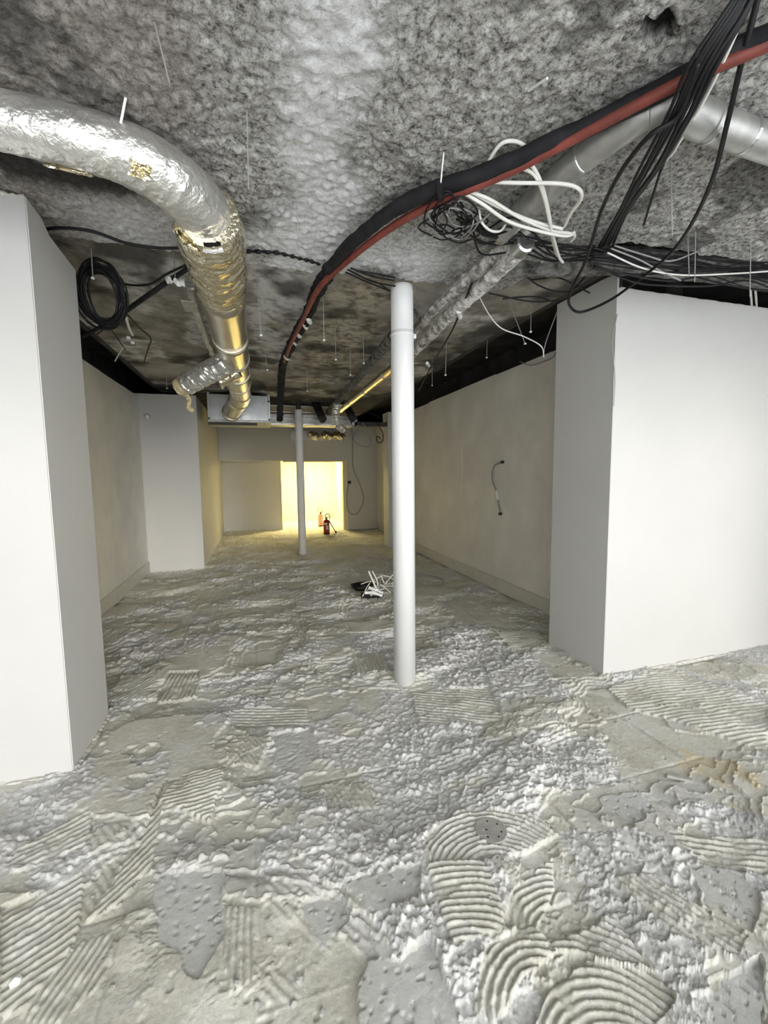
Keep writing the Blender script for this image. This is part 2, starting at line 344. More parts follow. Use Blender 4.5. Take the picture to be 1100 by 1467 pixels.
def floor_height(X, Y, colours=False):
    X = np.asarray(X, float).ravel(); Y = np.asarray(Y, float).ravel()
    h = .022*(fbm(X*.8, Y*.8, 3, 1)-.5)
    t = fbm(X*1.7, Y*2.1, 6, 3, .50)
    for l, a in ((.38, .008), (.46, .011), (.52, .012), (.59, .011)):
        h = h + a*sst(t, l-.003, l+.003) + .0045*np.exp(-((t-l-.005)/.005)**2)
    t2 = fbm(X*6+3, Y*9, 5, 9, .55)
    act = .85*sst(fbm(X*1.5, Y*1.5, 3, 15), .52, .60)
    for l, a in ((.42, .004), (.52, .006), (.60, .005)):
        h = h + act*(a*sst(t2, l-.008, l+.008) + .003*np.exp(-((t2-l-.012)/.012)**2))
    crumb = sst(fbm(X*2.3, Y*2.3, 4, 21), .55, .63)
    lump = np.maximum(0, fbm(X*42, Y*42, 3, 24, .6)-.47)
    h = h + lump*.0055 + crumb*(lump*.022)
    pit = sst(vn(X*30, Y*30, 31), .86, .93)*sst(vn(X*5, Y*5, 33), .5, .6); h = h-pit*.006
    # tile lattice of the lifted floor: recessed joints, and comb ridges left inside some beds
    S = .46; gx = X/S+.13; gy = Y/S+.4; i = np.floor(gx).astype(int); j = np.floor(gy).astype(int)
    dx = np.minimum(gx-i, i+1-gx)*S; dy = np.minimum(gy-j, j+1-gy)*S; d = np.minimum(dx, dy)+.010*(vn(X*20, Y*20, 40)-.5)
    rnd = _val[_perm[(i & 511)+_perm[j & 511] & 511]]; rnd2 = _val[_perm[(i+57 & 511)+_perm[j+91 & 511] & 511]]
    h = h + (rnd2-.5)*.007*sst(d, .0, .01) - .007*np.exp(-(d/.006)**2)*sst(vn(X*3, Y*3, 44), .30, .42)
    ang = rnd2*math.pi; s = X*np.cos(ang)+Y*np.sin(ang)+.02*(vn(X*4, Y*4, 46)-.5)
    rm = (rnd < .30)*sst(fbm(X*3.1, Y*3.1, 4, 50), .47, .53)*sst(d, .01, .03)
    h = h + rm*.005*(.5+.5*np.sin(2*math.pi*s/.030))
    wx = .05*(fbm(X*9, Y*9, 3, 60)-.5); wy = .05*(fbm(X*9, Y*9, 3, 66)-.5)
    C = np.zeros((len(X), 3))
    C[:, 0] = .75*sst(t, .56, .50)*sst(t, .36, .42)*(vn(X*1.3, Y*1.3, 70) > .6)*.5
    C[:, 2] = crumb*.6
    for P in CRUMB:
        k = sub_mask(wpoly(P), X, Y, wx*2, wy*2); h[k] += lump[k]*.021+.012*(fbm(X[k]*14, Y[k]*14, 3, 80)-.5); C[k, 2] = .6; C[k, 0] = 0
    for n, P in enumerate(FLAT):
        k = sub_mask(wpoly(P), X, Y, wx*1.1, wy*1.1); base = base_of(('flat', n), h[k], np.mean, colours)
        h[k] = base-.004+.004*(fbm(X[k]*3, Y[k]*3, 3, 90)-.5)+.0022*(fbm(X[k]*45, Y[k]*45, 3, 92)-.5)-.005*sst(vn(X[k]*55, Y[k]*55, 94), .80, .88); C[k, 0] = .55; C[k, 2] = 0
    for n, (P, kind, g, pitch, amp) in enumerate(COMB):
        k = sub_mask(wpoly(P), X, Y, wx*.5, wy*.5)
        base = base_of(('comb', n), h[k], np.median, colours)
        if not len(k): continue
        G = wpoly(g); x = X[k]+.012*(vn(X[k]*7, Y[k]*7, 97)-.5); y = Y[k]+.012*(vn(X[k]*7, Y[k]*7, 98)-.5)
        if kind == 'arc': s = np.hypot(x-G[0][0], y-G[0][1])
        else:
            dv = G[1]-G[0]; dv /= np.linalg.norm(dv); s = -x*dv[1]+y*dv[0]
        gap = sst(vn(X[k]*11, Y[k]*11, 99), .16, .30)
        rid = np.power(.5+.5*np.sin(2*math.pi*s/pitch), .75)
        h[k] = base*.75+h[k]*.25-.003+amp*2.0*rid*(.25+.75*gap)+lump[k]*.008; C[k, 0] *= .3; C[k, 2] *= .3
    for P in STAIN:
        k = sub_mask(wpoly(P), X, Y, wx*3, wy*3); C[k, 1] = .6*sst(fbm(X[k]*7, Y[k]*7, 4, 110), .30, .55)
    return (h, C) if colours else h
rows = [-1.6, -1.2, -.6, -.2, .1, .3, .45]; y_ = .55
while y_ < 15.2:
    rows.append(y_); y_ += .0045 if y_ < 1.9 else .0045+.0026*(y_-1.9)
rows = np.array(rows); NC = 740
u_ = np.linspace(0, 1, NC)
xl = np.clip(-.62*rows-.35, -2.4, None); xr = np.where(rows < 2.9, np.clip(1.78*rows+.35, .6, 5.4), np.clip(5.4-(rows-2.9)*1.6, 3.6, 5.4))
xl[rows < .5] = -3.6; xr[rows < .5] = 5.6
FX = xl[:, None]+(xr-xl)[:, None]*u_[None]; FY = np.repeat(rows[:, None], NC, 1)
fh, fc = floor_height(FX, FY, True); FZ = fh.reshape(FX.shape)
F0 = float(np.median(FZ)); FZ = FZ-F0
def fz(x, y): return float(floor_height([x], [y])[0]-F0)
floor = grid_obj('floor', FX, FY, FZ, 'floor', colr=fc.reshape(FX.shape+(3,)))
tag(floor, 'stripped grey floor of combed tile mortar and screed', 'floor', kind='structure')
screed = mesh_obj('subfloor', [box(-3.8, 5.8, -1.7, 15.4, -.16, -.035)], 'rubble', floor)

# ================================================================ CEILING
slabx = np.unique(np.concatenate([np.linspace(-1.50, 2.48, 160)]))
slaby = np.unique(np.concatenate([np.linspace(2.5, 7, 200), np.linspace(7, 11.9, 110)]))
SX, SY = np.meshgrid(slabx, slaby)
SZ = 3.04+.03*(fbm(SX*.8, SY*.5, 4, 120)-.5)+.006*(fbm(SX*9, SY*9, 3, 125)-.5)-.02*sst(SX, .15, .25)*sst(SX, 2.0, 1.9)
sc = np.zeros(SX.shape+(3,))
nz = fbm(SX*3, SY*2.4, 5, 130)
sc[..., 0] = sst(nz+.5*np.exp(-((SX-.22)/.25)**2)*(SY < 5.6)-.12, .42, .6)
sc[..., 1] = sst(nz+.55*np.exp(-((SX-.85)/.4)**2-((SY-4.4)/1.6)**2)-.25, .40, .6)*.9
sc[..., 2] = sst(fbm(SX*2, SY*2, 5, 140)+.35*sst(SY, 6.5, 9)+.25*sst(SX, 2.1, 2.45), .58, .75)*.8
ceiling = grid_obj('ceiling', SX, SY, SZ, 'slab', colr=sc, flip=True)
tag(ceiling, 'rough stained concrete ceiling with sprayed plaster in front', 'ceiling', kind='structure')
sx = np.unique(np.concatenate([np.linspace(-3.6, -1.6, 30), np.linspace(-1.6, 3.6, 430), np.linspace(3.6, 5.6, 60)]))
sy = np.unique(np.concatenate([np.linspace(-1.6, .5, 24), np.linspace(.5, 2.96, 250)]))
PX, PY = np.meshgrid(sx, sy)
edge = 2.96-.86*sst(PX, 1.75, 2.15)+.05*(fbm(PX*7, PX*0+3, 4, 150)-.5)
PY = np.where(PY > .5, .5+(PY-.5)/(2.46)*(edge-.5), PY)
rough = fbm(PX*30, PY*30, 3, 160)
PZ = 2.955+.05*(fbm(PX*1.3, PY*1.3, 4, 170)-.5)-.030*(rough-.5)-.012*np.maximum(0, fbm(PX*11, PY*11, 3, 175)-.5)*4*.5
hole = pz(935, 40, 2.95); hd = np.hypot((PX-hole[0]+.5*(PY-hole[1]))/.09, (PY-hole[1])/.04)+2.0*(fbm(PX*24, PY*24, 4, 183)-.5)
hm = sst(hd, 1.05, .7); PZ = PZ+hm*.05
lip = sst(edge-PY, .10, 0)
pc = np.zeros(PX.shape+(3,))
pn = fbm(PX*2.4, PY*2.4, 5, 190)
pc[..., 0] = sst(-PX+.5*(pn-.5), .02, .22)
lane = np.exp(-((PX-.18-.06*PY+.3*(pn-.5))/.20)**4)
wide = sst(PY, 2.25, 2.75)*sst(PX, -.1, .1)*sst(PX, 1.5, 1.1)
left = sst(PY, 2.42, 2.62)*sst(PX, .1, -.1)*sst(PX, -1.0, -.6)*.7
pc[..., 1] = np.clip(lane+wide*sst(pn, .3, .5)+left, 0, 1)*.92
crack = sst(np.abs(PX+.12*(fbm(PY*3, PY*0, 3, 195)-.5)-(-.02)), .035, .005)*sst(PY, 1.9, 1.2)*sst(fbm(PX*8, PY*8, 4, 196), .4, .55)
dk = sst(fbm(PX*3.2, PY*2, 5, 200), .62, .72)*.6+.9*sst(PY, 2.10, 2.25)*sst(PY, 2.55, 2.4)*(PX < -.5)*sst(fbm(PX*6, PY*6, 4, 205), .4, .55)
pc[..., 2] = np.clip(np.maximum(np.maximum(hm, crack*.6), dk*(1-pc[..., 1])), 0, 1)
layer = grid_obj('sprayed_plaster', PX, PY, PZ, 'spray', parent=ceiling, colr=pc, flip=True)
# the broken front lip of the sprayed coat
lx = PX[-1]; ly = PY[-1]; lz = PZ[-1]
LX = np.stack([lx, lx, lx]); LY = np.stack([ly, ly+.012, ly+.02]); LZ = np.stack([lz, lz+.03, np.full_like(lz, 3.08)])
lc = np.zeros(LX.shape+(3,)); lc[..., 1] = .2; lc[..., 2] = .5
grid_obj('plaster_lip', LX, LY, LZ, 'spray', parent=ceiling, colr=lc, flip=True)
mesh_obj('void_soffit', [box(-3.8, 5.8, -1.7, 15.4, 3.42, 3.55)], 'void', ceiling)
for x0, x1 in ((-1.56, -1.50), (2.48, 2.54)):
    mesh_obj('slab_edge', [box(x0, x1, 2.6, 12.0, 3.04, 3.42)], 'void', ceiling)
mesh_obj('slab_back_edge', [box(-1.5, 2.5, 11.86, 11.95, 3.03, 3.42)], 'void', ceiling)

# ================================================================ WALLS
def wall(name, label, x0, x1, y0, y1, z0, z1, mat='wall', b=.006):
    o = mesh_obj(name, [bbox(x0, x1, y0, y1, z0, z1, b)], mat); return tag(o, label, 'wall', kind='structure')
def rough_strip(pts, r, seed):
    rs = np.random.RandomState(seed); ph = rs.rand(40)
    return tube(pts, lambda s, a: r*(.35+1.1*ph[int(s*38)]), 6, 1, True, False)
def line_pts(a, b, n): a = np.array(a, float); b = np.array(b, float); return [a+(b-a)*k/n for k in range(n+1)]
# front-left projecting wall: broken top corner
bm = bmesh.new()
prof = [(2.56, -.02), (3.14, -.02), (3.14, 2.86), (2.80, 2.885), (2.72, 2.93), (2.56, 2.945)]
a_ = [bm.verts.new((-3.6, y, z)) for y, z in prof]; b_ = [bm.verts.new((-1.005, y, z)) for y, z in prof]
bm.faces.new(a_[::-1]); bm.faces.new(b_)
for k in range(len(prof)): bm.faces.new((a_[k], a_[(k+1) % 6], b_[(k+1) % 6], b_[k]))
bmesh.ops.recalc_face_normals(bm, faces=bm.faces[:]); bmesh.ops.bevel(bm, geom=bm.edges[:], offset=.005, segments=2, affect='EDGES')
bm.verts.index_update()
wl1 = mesh_obj('wall_left_front', [([tuple(v.co) for v in bm.verts], [tuple(v.index for v in f.verts) for f in bm.faces])], 'wall'); bm.free()
tag(wl1, 'white boxed-out wall with chipped top corner below the foil duct', 'wall', kind='structure')
mesh_obj('mortar_bead', [rough_strip(line_pts((-2.2, 2.55, .004), (-1.0, 2.55, .004), 38), .014, 3)], 'board_edge', wl1)
mesh_obj('mortar_bead', [rough_strip(line_pts((-1.0, 2.55, .004), (-.998, 3.15, .004), 38), .012, 4)], 'board_edge', wl1)
mesh_obj('chipped_edge', [rough_strip(line_pts((-1.6, 2.566, 2.942), (-1.012, 2.566, 2.94), 38), .010, 5)], 'board_edge', wl1)

def panel_wall(name, label, X, face, y0, y1, z1, cuts, mat, zjit=.02, th=.03):
    """boards standing side by side along y; face=+1 looks to +x"""
    root = empty(name, (X, y0, 0), label, 'wall', kind='structure'); ys = [y0]+cuts+[y1]
    rs = np.random.RandomState(len(label))
    for k in range(len(ys)-1):
        off = rs.rand()*.003; a, b = (X-th, X+off-.003) if face > 0 else (X-off+.003, X+th)
        mesh_obj('panel', [bbox(a, b, ys[k]+.0012, ys[k+1]-.0012, .0, z1+(rs.rand()-.5)*zjit, .0025)], mat, root)
    a, b = (X-th-.06, X-th) if face > 0 else (X+th, X+th+.06)
    mesh_obj('backing', [box(a, b, y0, y1, -.02, z1-.02)], 'board_edge', root)
    return root
wl2 = panel_wall('wall_left', 'scuffed pale board wall with vertical joints behind the chipped boxed-out wall', -1.755, 1, 3.14, 7.77, 2.875, [4.1, 5.25, 6.02, 6.9], 'wall_old')
bl = tag(mesh_obj('baseboard_left', [bbox(-1.755, -1.738, 3.14, 7.77, .002, .185, .003)], 'skirting'), 'pale painted baseboard along the scuffed pale wall', 'baseboard', kind='structure')
wr2 = panel_wall('wall_right', 'shaded beige board wall with a short cable fixed on it', 3.07, -1, 3.19, 8.76, 2.87, [3.95, 5.05, 6.0, 7.3], 'wall_old')
br = tag(mesh_obj('baseboard_right', [bbox(3.052, 3.07, 3.19, 8.76, .004, .175, .003)], 'skirting'), 'beige baseboard along the shaded beige wall', 'baseboard', kind='structure')
wl3 = wall('wall_left_rear', 'white boxed-out wall beside the galvanised duct box', -1.90, -.90, 7.77, 12.7, -.02, 2.92)
mesh_obj('mortar_bead', [rough_strip(line_pts((-1.7, 7.763, 0), (-.9, 7.763, 0), 38), .012, 13)], 'board_edge', wl3)
# front-right boxed-out wall: front sheet, taller side sheet, dark stud at the corner
wr1 = empty('wall_right_front', (2.53, 2.55, 0), 'white boxed-out wall under the cable tangle with taller side sheet', 'wall', kind='structure')
mesh_obj('front_board', [bbox(2.532, 5.6, 2.55, 2.575, -.02, 2.905, .004)], 'wall', wr1)
bm = bmesh.new()
prof = [(2.552, -.02), (3.19, -.02), (3.19, 3.02), (2.70, 3.015), (2.552, 3.0)]
a_ = [bm.verts.new((2.528, y, z)) for y, z in prof]; b_ = [bm.verts.new((2.545, y, z)) for y, z in prof]
bm.faces.new(a_); bm.faces.new(b_[::-1])
for k in range(5): bm.faces.new((a_[k], b_[k], b_[(k+1) % 5], a_[(k+1) % 5]))
bmesh.ops.recalc_face_normals(bm, faces=bm.faces[:]); bm.verts.index_update()
mesh_obj('side_board', [([tuple(v.co) for v in bm.verts], [tuple(v.index for v in f.verts) for f in bm.faces])], 'wall', wr1); bm.free()
mesh_obj('back_board', [box(2.545, 5.6, 3.17, 3.19, -.02, 2.9)], 'wall', wr1)
mesh_obj('corner_stud', [box(2.548, 2.60, 2.576, 2.63, 0, 3.06)], 'dark_metal', wr1)
mesh_obj('mortar_bead', [rough_strip(line_pts((2.52, 2.545, .004), (5.2, 2.545, .004), 76), .014, 23)], 'board_edge', wr1)
mesh_obj('mortar_bead', [rough_strip(line_pts((2.522, 2.55, .004), (2.522, 3.19, .004), 38), .013, 24)], 'board_edge', wr1)
mesh_obj('ragged_top_edge', [rough_strip(line_pts((2.56, 2.556, 2.905), (5.2, 2.556, 2.905), 76), .007, 25)], 'board_edge', wr1)
# rear-right pilaster and the wall beyond it
wall('wall_right_pilaster', 'narrow cream pilaster standing out behind the white post', 2.74, 3.6, 8.76, 9.15, -.02, 2.90)
wall('wall_right_rear', 'pale wall beside the doorway beyond the pilaster', 3.33, 3.6, 9.15, 11.75, -.02, 2.92, 'wall_old')
# back wall: bulkhead, pier right of the doorway, recessed panel
wb = empty('wall_back', (0, 11.75, 0), 'white back wall with a low wide bulkhead over the lit doorway', 'wall', kind='structure')
mesh_obj('bulkhead', [bbox(-.90, 2.46, 11.75, 11.95, 1.965, 3.0, .004)], 'wall', wb)
mesh_obj('pier', [bbox(2.46, 3.4, 11.75, 11.95, -.02, 3.0, .004)], 'wall', wb)
mesh_obj('recess_panel', [bbox(-.92, .70, 12.60, 12.72, -.02, 2.2, .004)], 'wall', wb)
mesh_obj('recess_soffit', [box(-.92, .70, 11.95, 12.72, 1.985, 2.10)], 'wall', wb)
mesh_obj('mortar_bead', [rough_strip(line_pts((2.46, 11.742, 0), (3.33, 11.742, 0), 38), .022, 33)], 'rubble', wb)
# lit room beyond
wi = empty('wall_inner_room', (1.6, 13, 0), 'bright cream inner room seen through the doorway', 'wall', kind='structure')
mesh_obj('back_partition', [box(.3, 3.2, 15.0, 15.1, -.02, 2.5)], 'inner', wi)
mesh_obj('side_partition', [box(2.62, 2.7, 11.95, 15.0, -.02, 2.5)], 'inner', wi)
mesh_obj('side_partition', [box(.62, .70, 12.72, 15.0, -.02, 2.5)], 'inner', wi)
mesh_obj('inner_soffit', [box(.70, 2.62, 11.95, 15.0, 2.16, 2.3)], 'inner', wi)
d1 = empty('door_1', (1.6, 11.75, 0), 'cream frame of the lit doorway in the back wall', 'doorway', kind='structure')
mesh_obj('jamb', [bbox(2.33, 2.46, 11.72, 11.93, -.02, 1.965, .006)], 'trim', d1)
mesh_obj('lintel', [bbox(.72, 2.33, 11.76, 11.93, 1.93, 1.965, .004)], 'trim', d1)
lampc = py(458, 673, 13.6)
cl = empty('ceiling_lamp', (1.75, 13.5, 2.16), 'round flush ceiling lamp glowing warm in the inner room', 'lamp')
mesh_obj('lamp_base', [lathe((1.75, 13.5, 2.16), [(.30, 0), (.30, -.025), (.28, -.03)])], 'zinc', cl)
mesh_obj('diffuser', [lathe((1.75, 13.5, 2.13), [(.27, 0), (.265, -.03), (.22, -.055), (.12, -.07), (.02, -.074)])], 'lamp', cl)
# outer shell, mostly hidden, its shade put into a dark colour
for n, l, b in (('wall_left_outer', 'masonry coloured dark for shade behind the chipped boxed-out wall', (-3.75, -3.6, -1.7, 15.4, -.1, 3.5)), ('wall_right_outer', 'masonry coloured dark for shade behind the boxed wall under the tangle', (5.6, 5.75, -1.7, 15.4, -.1, 3.5)),
                ('wall_end_outer', 'masonry coloured dark for shade closing the far end', (-3.7, 5.7, 15.2, 15.4, -.1, 3.5))):
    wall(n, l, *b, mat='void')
wall('wall_left_cavity', 'masonry coloured dark for shade in the gap over the scuffed pale wall', -2.5, -2.2, 3.2, 11.9, -.1, 3.45, 'void')
wall('wall_right_cavity', 'masonry coloured near-black for shade in the gap over the shaded beige wall', 3.75, 3.95, 3.2, 11.9, -.1, 3.45, 'void')
# shopfront behind the camera: piers, low sill, head, mullions and panes
wf = empty('wall_front', (1, -1.5, 0), 'shopfront wall behind the viewpoint with full-height glazing', 'wall', kind='structure')
mesh_obj('head', [box(-3.6, 5.6, -1.65, -1.5, 2.85, 3.5)], 'wall', wf)
mesh_obj('sill', [box(-3.6, 5.6, -1.65, -1.5, -.1, .10)], 'wall', wf)
win = empty('window_1', (1, -1.57, 0), 'tall shopfront glazing behind the viewpoint', 'window', kind='structure')
for k in range(6):
    x = -3.6+k*1.84-.03; mesh_obj('mullion', [box(x, x+.06, -1.61, -1.54, .1, 2.85)], 'dark_metal', win)
for k in range(5):
    x = -3.57+k*1.84+.03; mesh_obj('pane', [box(x, x+1.78, -1.578, -1.572, .1, 2.85)], 'glass', win)

# ================================================================ POSTS
p0 = pz(583, 978, 0); pxy = (1.05, 2.99)
post = empty('support_post', (*pxy, 0), 'tall white round post standing in front of the cable heap', 'post')
mesh_obj('lower_tube', [lathe((*pxy, fz(*pxy)-.03), [(.083, 0), (.083, 2.60), (.0815, 2.615)], sides=40)], 'post', post, smooth=True)
mesh_obj('upper_tube', [lathe((*pxy, 2.58), [(.080, 0), (.080, .31), (.077, .345), (.05, .352)], sides=40)], 'post', post, smooth=True)
mesh_obj('joint_lip', [lathe((*pxy, 2.578), [(.084, 0), (.0865, .004), (.0865, .012), (.083, .016)], sides=40)], 'post', post)
mesh_obj('seam_tab', [bbox(pxy[0]+.078, pxy[0]+.104, pxy[1]-.012, pxy[1]+.012, 2.572, 2.602, .002)], 'post', post)
q0 = (.83, 8.38)
post2 = empty('support_post', (*q0, 0), 'slimmer grey-white round post before the lit doorway', 'post')
mesh_obj('tube', [lathe((*q0, fz(*q0)-.02), [(.075, 0), (.075, 2.80), (.072, 2.83)], sides=28)], 'post_far', post2, smooth=True)
mesh_obj('head_pin', [lathe((*q0, 2.79), [(.045, 0), (.045, .22)], sides=16)], 'dark_metal', post2)
mesh_obj('foot_mortar', [lathe((*q0, fz(*q0)-.02), [(.10, 0), (.095, .025), (.078, .04)], sides=14)], 'rubble', post2)

# ================================================================ DUCTS
rsd = np.random.RandomState(5)
def crum(r, amp, fs, fa, seed):
    return lambda s, a: r*(1+amp*(float(fbm(np.array([s*fs]), np.array([math.cos(a)*fa+5+math.sin(a)*fa*.7]), 3, seed)[0])-.5))
DX, DZ = -.165, 2.775
duct = empty('foil_duct', (DX, 2.5, DZ), 'large silver foil ventilation duct bending over the chipped boxed-out wall', 'duct')
leftpts = [pz(-420, 130, 2.83), pz(-180, 145, 2.83), pz(0, 174, 2.83), pz(110, 198, 2.825), pz(195, 228, 2.82), pz(250, 262, 2.80), pz(288, 302, 2.785), (-.165, 2.36, 2.775), (-.165, 2.62, 2.775)]
foil_r = lambda s, a: (.086+.046*min(1, max(0, (s-.25)/.6)))*crum(1.0, .10, 70, 5, 210)(s, a)
mesh_obj('foil_wrapped_bend', [tube(leftpts, foil_r, 48, 16)], 'foil', duct, smooth=True)
def pleat(s, a):
    k = math.sin(s*2*math.pi*8+.9*math.sin(a)+.6*math.cos(2*a))
    return .128+.028*min(1, s/.10)-.012*max(0, s-.3)/.7+.006*(abs(k)**.5*(1 if k > 0 else -1))*(1-.5*s)+.030*(float(fbm(np.array([s*14]), np.array([math.cos(a)*2.4+9]), 3, 220)[0])-.5)
mesh_obj('crumpled_sleeve', [tube([(-.168, 2.16, 2.765), (-.165, 2.45, 2.768), (DX, 2.75, 2.77), (DX, 3.0, DZ)], pleat, 40, 28)], 'foil_crumple', duct)
secs = [2.95, 3.95, 4.62, 5.25, 5.85, 6.55]
for k in range(5):
    r = .142+.0025*(k % 2); mesh_obj('duct_section', [tube([(DX, secs[k], DZ), (DX, secs[k+1]+.01, DZ)], r, 36, 6)], 'spiral', duct, smooth=True)
for k, y in enumerate(secs[1:5]):
    th = .05 if k == 1 else .018
    mesh_obj('clamp_band', [lathe((DX, y-th/2, DZ), [(.147, 0), (.153, .004), (.153, th-.004), (.147, th)], (0, 1, 0), 36)], 'zinc_dull' if k == 1 else 'spiral', duct)
el = [(DX, 6.5, DZ), (DX, 6.72, DZ), (DX-.03, 6.92, DZ-.03)]
mesh_obj('elbow', [tube(el, .148, 36, 6)], 'spiral', duct, smooth=True)
e1 = np.array(el[-1]); e2 = np.array((-.36, 7.82, 2.665))
mesh_obj('elbow_tail', [tube([e1-(e2-e1)*.06, e2], .145, 36, 4)], 'spiral', duct, smooth=True)
dv = (e2-e1)/np.linalg.norm(e2-e1)
mesh_obj('collar', [lathe(e2-dv*.06, [(.148, 0), (.158, .01), (.158, .05), (.148, .06)], dv, 36)], 'spiral', duct)
# torn gap, its inner shade laid on as a black scrap, and the torn flap with yellow wool
def patch_on(c, t_ax, rad, a0, a1, l, thick, amp, seed, na=8, nl=8):
    """curved scrap lying on a duct at centre c with axis t_ax, between angles a0..a1 (from straight down)"""
    t_ax = np.array(t_ax, float); t_ax /= np.linalg.norm(t_ax); dn = np.array([0, 0, -1.0]); sd_ = np.cross(t_ax, dn); V = []; Fc = []
    rs = np.random.RandomState(seed)
    for lay in (0, 1):
        for i in range(nl+1):
            for j in range(na+1):
                a = a0+(a1-a0)*j/na+.04*rs.randn()*(i in (0, nl)); rr = rad+thick*lay+amp*rs.rand()
                V.append(np.array(c)+t_ax*((i/nl-.5)*l+.006*rs.randn())+(dn*math.cos(a)+sd_*math.sin(a))*rr)
    n1 = (nl+1)*(na+1); idx = lambda L, i, j: L*n1+i*(na+1)+j
    for L in (0, 1):
        for i in range(nl):
            for j in range(na):
                q = (idx(L, i, j), idx(L, i+1, j), idx(L, i+1, j+1), idx(L, i, j+1)); Fc.append(q if L else q[::-1])
    for i in range(nl): Fc += [(idx(0, i, 0), idx(0, i+1, 0), idx(1, i+1, 0), idx(1, i, 0)), (idx(1, i, na), idx(1, i+1, na), idx(0, i+1, na), idx(0, i, na))]
    for j in range(na): Fc += [(idx(1, 0, j), idx(1, 0, j+1), idx(0, 0, j+1), idx(0, 0, j)), (idx(0, nl, j), idx(0, nl, j+1), idx(1, nl, j+1), idx(1, nl, j))]
    return V, Fc
mesh_obj('gap_shade_scrap', [patch_on((-.168, 2.15, 2.768), (0, 1, 0), .132, -.42, .12, .030, .004, .004, 1)], 'black_foam', duct)
mesh_obj('torn_foil_edge', [patch_on((-.168, 2.185, 2.768), (0, 1, 0), .140, -.42, .15, .016, .006, .008, 2)], 'scrap', duct)
mesh_obj('torn_foil_edge', [patch_on((-.168, 2.22, 2.768), (0, 1, 0), .145, .3, 1.25, .06, .006, .012, 12)], 'foil_crumple', duct)
wc = pz(62, 165, 2.80); wy = leftpts[2][1]+.02
mesh_obj('exposed_wool', [patch_on((wc[0]+.01, wy, 2.83), (1, .08, .0), .092, .62, 1.05, .10, .006, .006, 3)], 'wool', duct)
mesh_obj('foil_tape', [patch_on((wc[0]+.05, wy+.005, 2.83), (1, .08, .0), .093, .15, .75, .05, .004, .008, 4)], 'foil_crumple', duct)
mesh_obj('foil_tape', [patch_on((wc[0]-.05, wy-.005, 2.83), (1, .08, .0), .092, .55, 1.1, .035, .004, .008, 6)], 'foil_crumple', duct)
mesh_obj('foil_tape', [patch_on((pz(195, 228, 2.82)[0], pz(195, 228, 2.82)[1], 2.82), (1, .35, .0), .108, -.95, -.55, .06, .006, .02, 8)], 'foil_crumple', duct)
hr = tag(mesh_obj('hanger_rod', [tube([pz(180, 140, 2.94), pz(166, 212, 2.80)], .0045, 6, 2)], 'scrap'), 'pale steel rod holding up the bend of the large foil duct', 'hanger')
# ragged foil strips of the pipe beside the duct
side = empty('foil_side_pipe', (-.42, 4.5, 2.86), 'crumpled thin foil pipe running beside the large duct', 'pipe')
mesh_obj('foil_wrap', [tube([(-.39, 3.3, 2.90), (-.40, 4.2, 2.89), (-.385, 5.0, 2.88), (-.40, 5.9, 2.87), (-.40, 6.6, 2.85)], crum(.030, 1.1, 90, 3, 230), 14, 16)], 'foil', side)
mesh_obj('clear_plate', [bbox(-.45, -.36, 3.32, 3.52, 2.80, 2.806, .001)], 'zinc_dull', side)
# branch pipe with torn wool end
br0 = np.array(py(264, 552, 4.7)); br1 = np.array(py(326, 518, 4.40))
bra = empty('branch_pipe', tuple(br0), 'short foil-wrapped branch pipe with torn yellow wool end', 'pipe')
mesh_obj('foil_wrap', [tube([br0+(br1-br0)*.05, br0+(br1-br0)*.5, br1], crum(.102, .42, 24, 4, 240), 28, 16)], 'foil', bra)
dvb = (br1-br0)/np.linalg.norm(br1-br0)
mesh_obj('wool_end', [tube([br0-dvb*.06, br0+dvb*.07], crum(.088, .35, 6, 4, 250), 22, 6)], 'wool', bra)
mesh_obj('torn_flap', [tube([br0+np.array([.02, -.03, -.10]), br0+np.array([.05, -.04, -.16]), br0+np.array([.03, -.05, -.22]), br0+np.array([.08, -.06, -.26])], crum(.022, 1.2, 8, 3, 255), 7, 5)], 'wool', bra)
b20 = np.array(py(316, 546, 4.72)); b21 = np.array(py(342, 532, 4.66))
stub = tag(mesh_obj('pipe_stub', [tube([b20, b21], crum(.062, .25, 10, 3, 260), 20, 8)], 'foil_crumple'), 'small crumpled foil stub tucked under the branch pipe', 'pipe')
# galvanised plenum box
bx0, bx1, by0, by1, bz0, bz1 = -.72, .27, 7.90, 8.75, 2.545, 2.98
plen = empty('duct_box', ((bx0+bx1)/2, by0, bz0), 'galvanised sheet-metal box at the end of the large duct', 'duct box')
mesh_obj('body', [bbox(bx0, bx1, by0, by1, bz0, bz1, .006)], 'zinc', plen)
mesh_obj('bottom_flange', [bbox(bx0-.02, bx1+.03, by0-.025, by1, bz0-.035, bz0, .003)], 'zinc_dull', plen)
flr = mesh_obj('side_flange', [bbox(bx1-.02, bx1+.02, by0-.03, by0+.02, bz0, bz1+.02, .003)], 'zinc', plen)
fll = mesh_obj('side_flange', [bbox(bx0-.02, bx0+.02, by0-.03, by0+.02, bz0, bz1+.02, .003)], 'zinc', plen)
mesh_obj('seam', [bbox(-.21, -.195, by0-.008, by0, bz0, bz1, .002)], 'zinc_dull', plen)
for x, z in ((bx1, bz0+.02), (bx1, bz1-.10), (bx0, bz0+.02)):
    mesh_obj('corner_bolt', [lathe((x, by0-.03, z), [(.016, 0), (.016, -.012), (.010, -.02)], (0, 1, 0), 8)], 'dark_metal', flr if x > 0 else fll)
rail = tag(mesh_obj('mounting_rail', [bbox(bx0-.02, .06, by0-.04, by0+.02, bz0-.085, bz0-.045, .003)], 'dark_metal'), 'thin dark mounting rail below the galvanised box', 'rail')
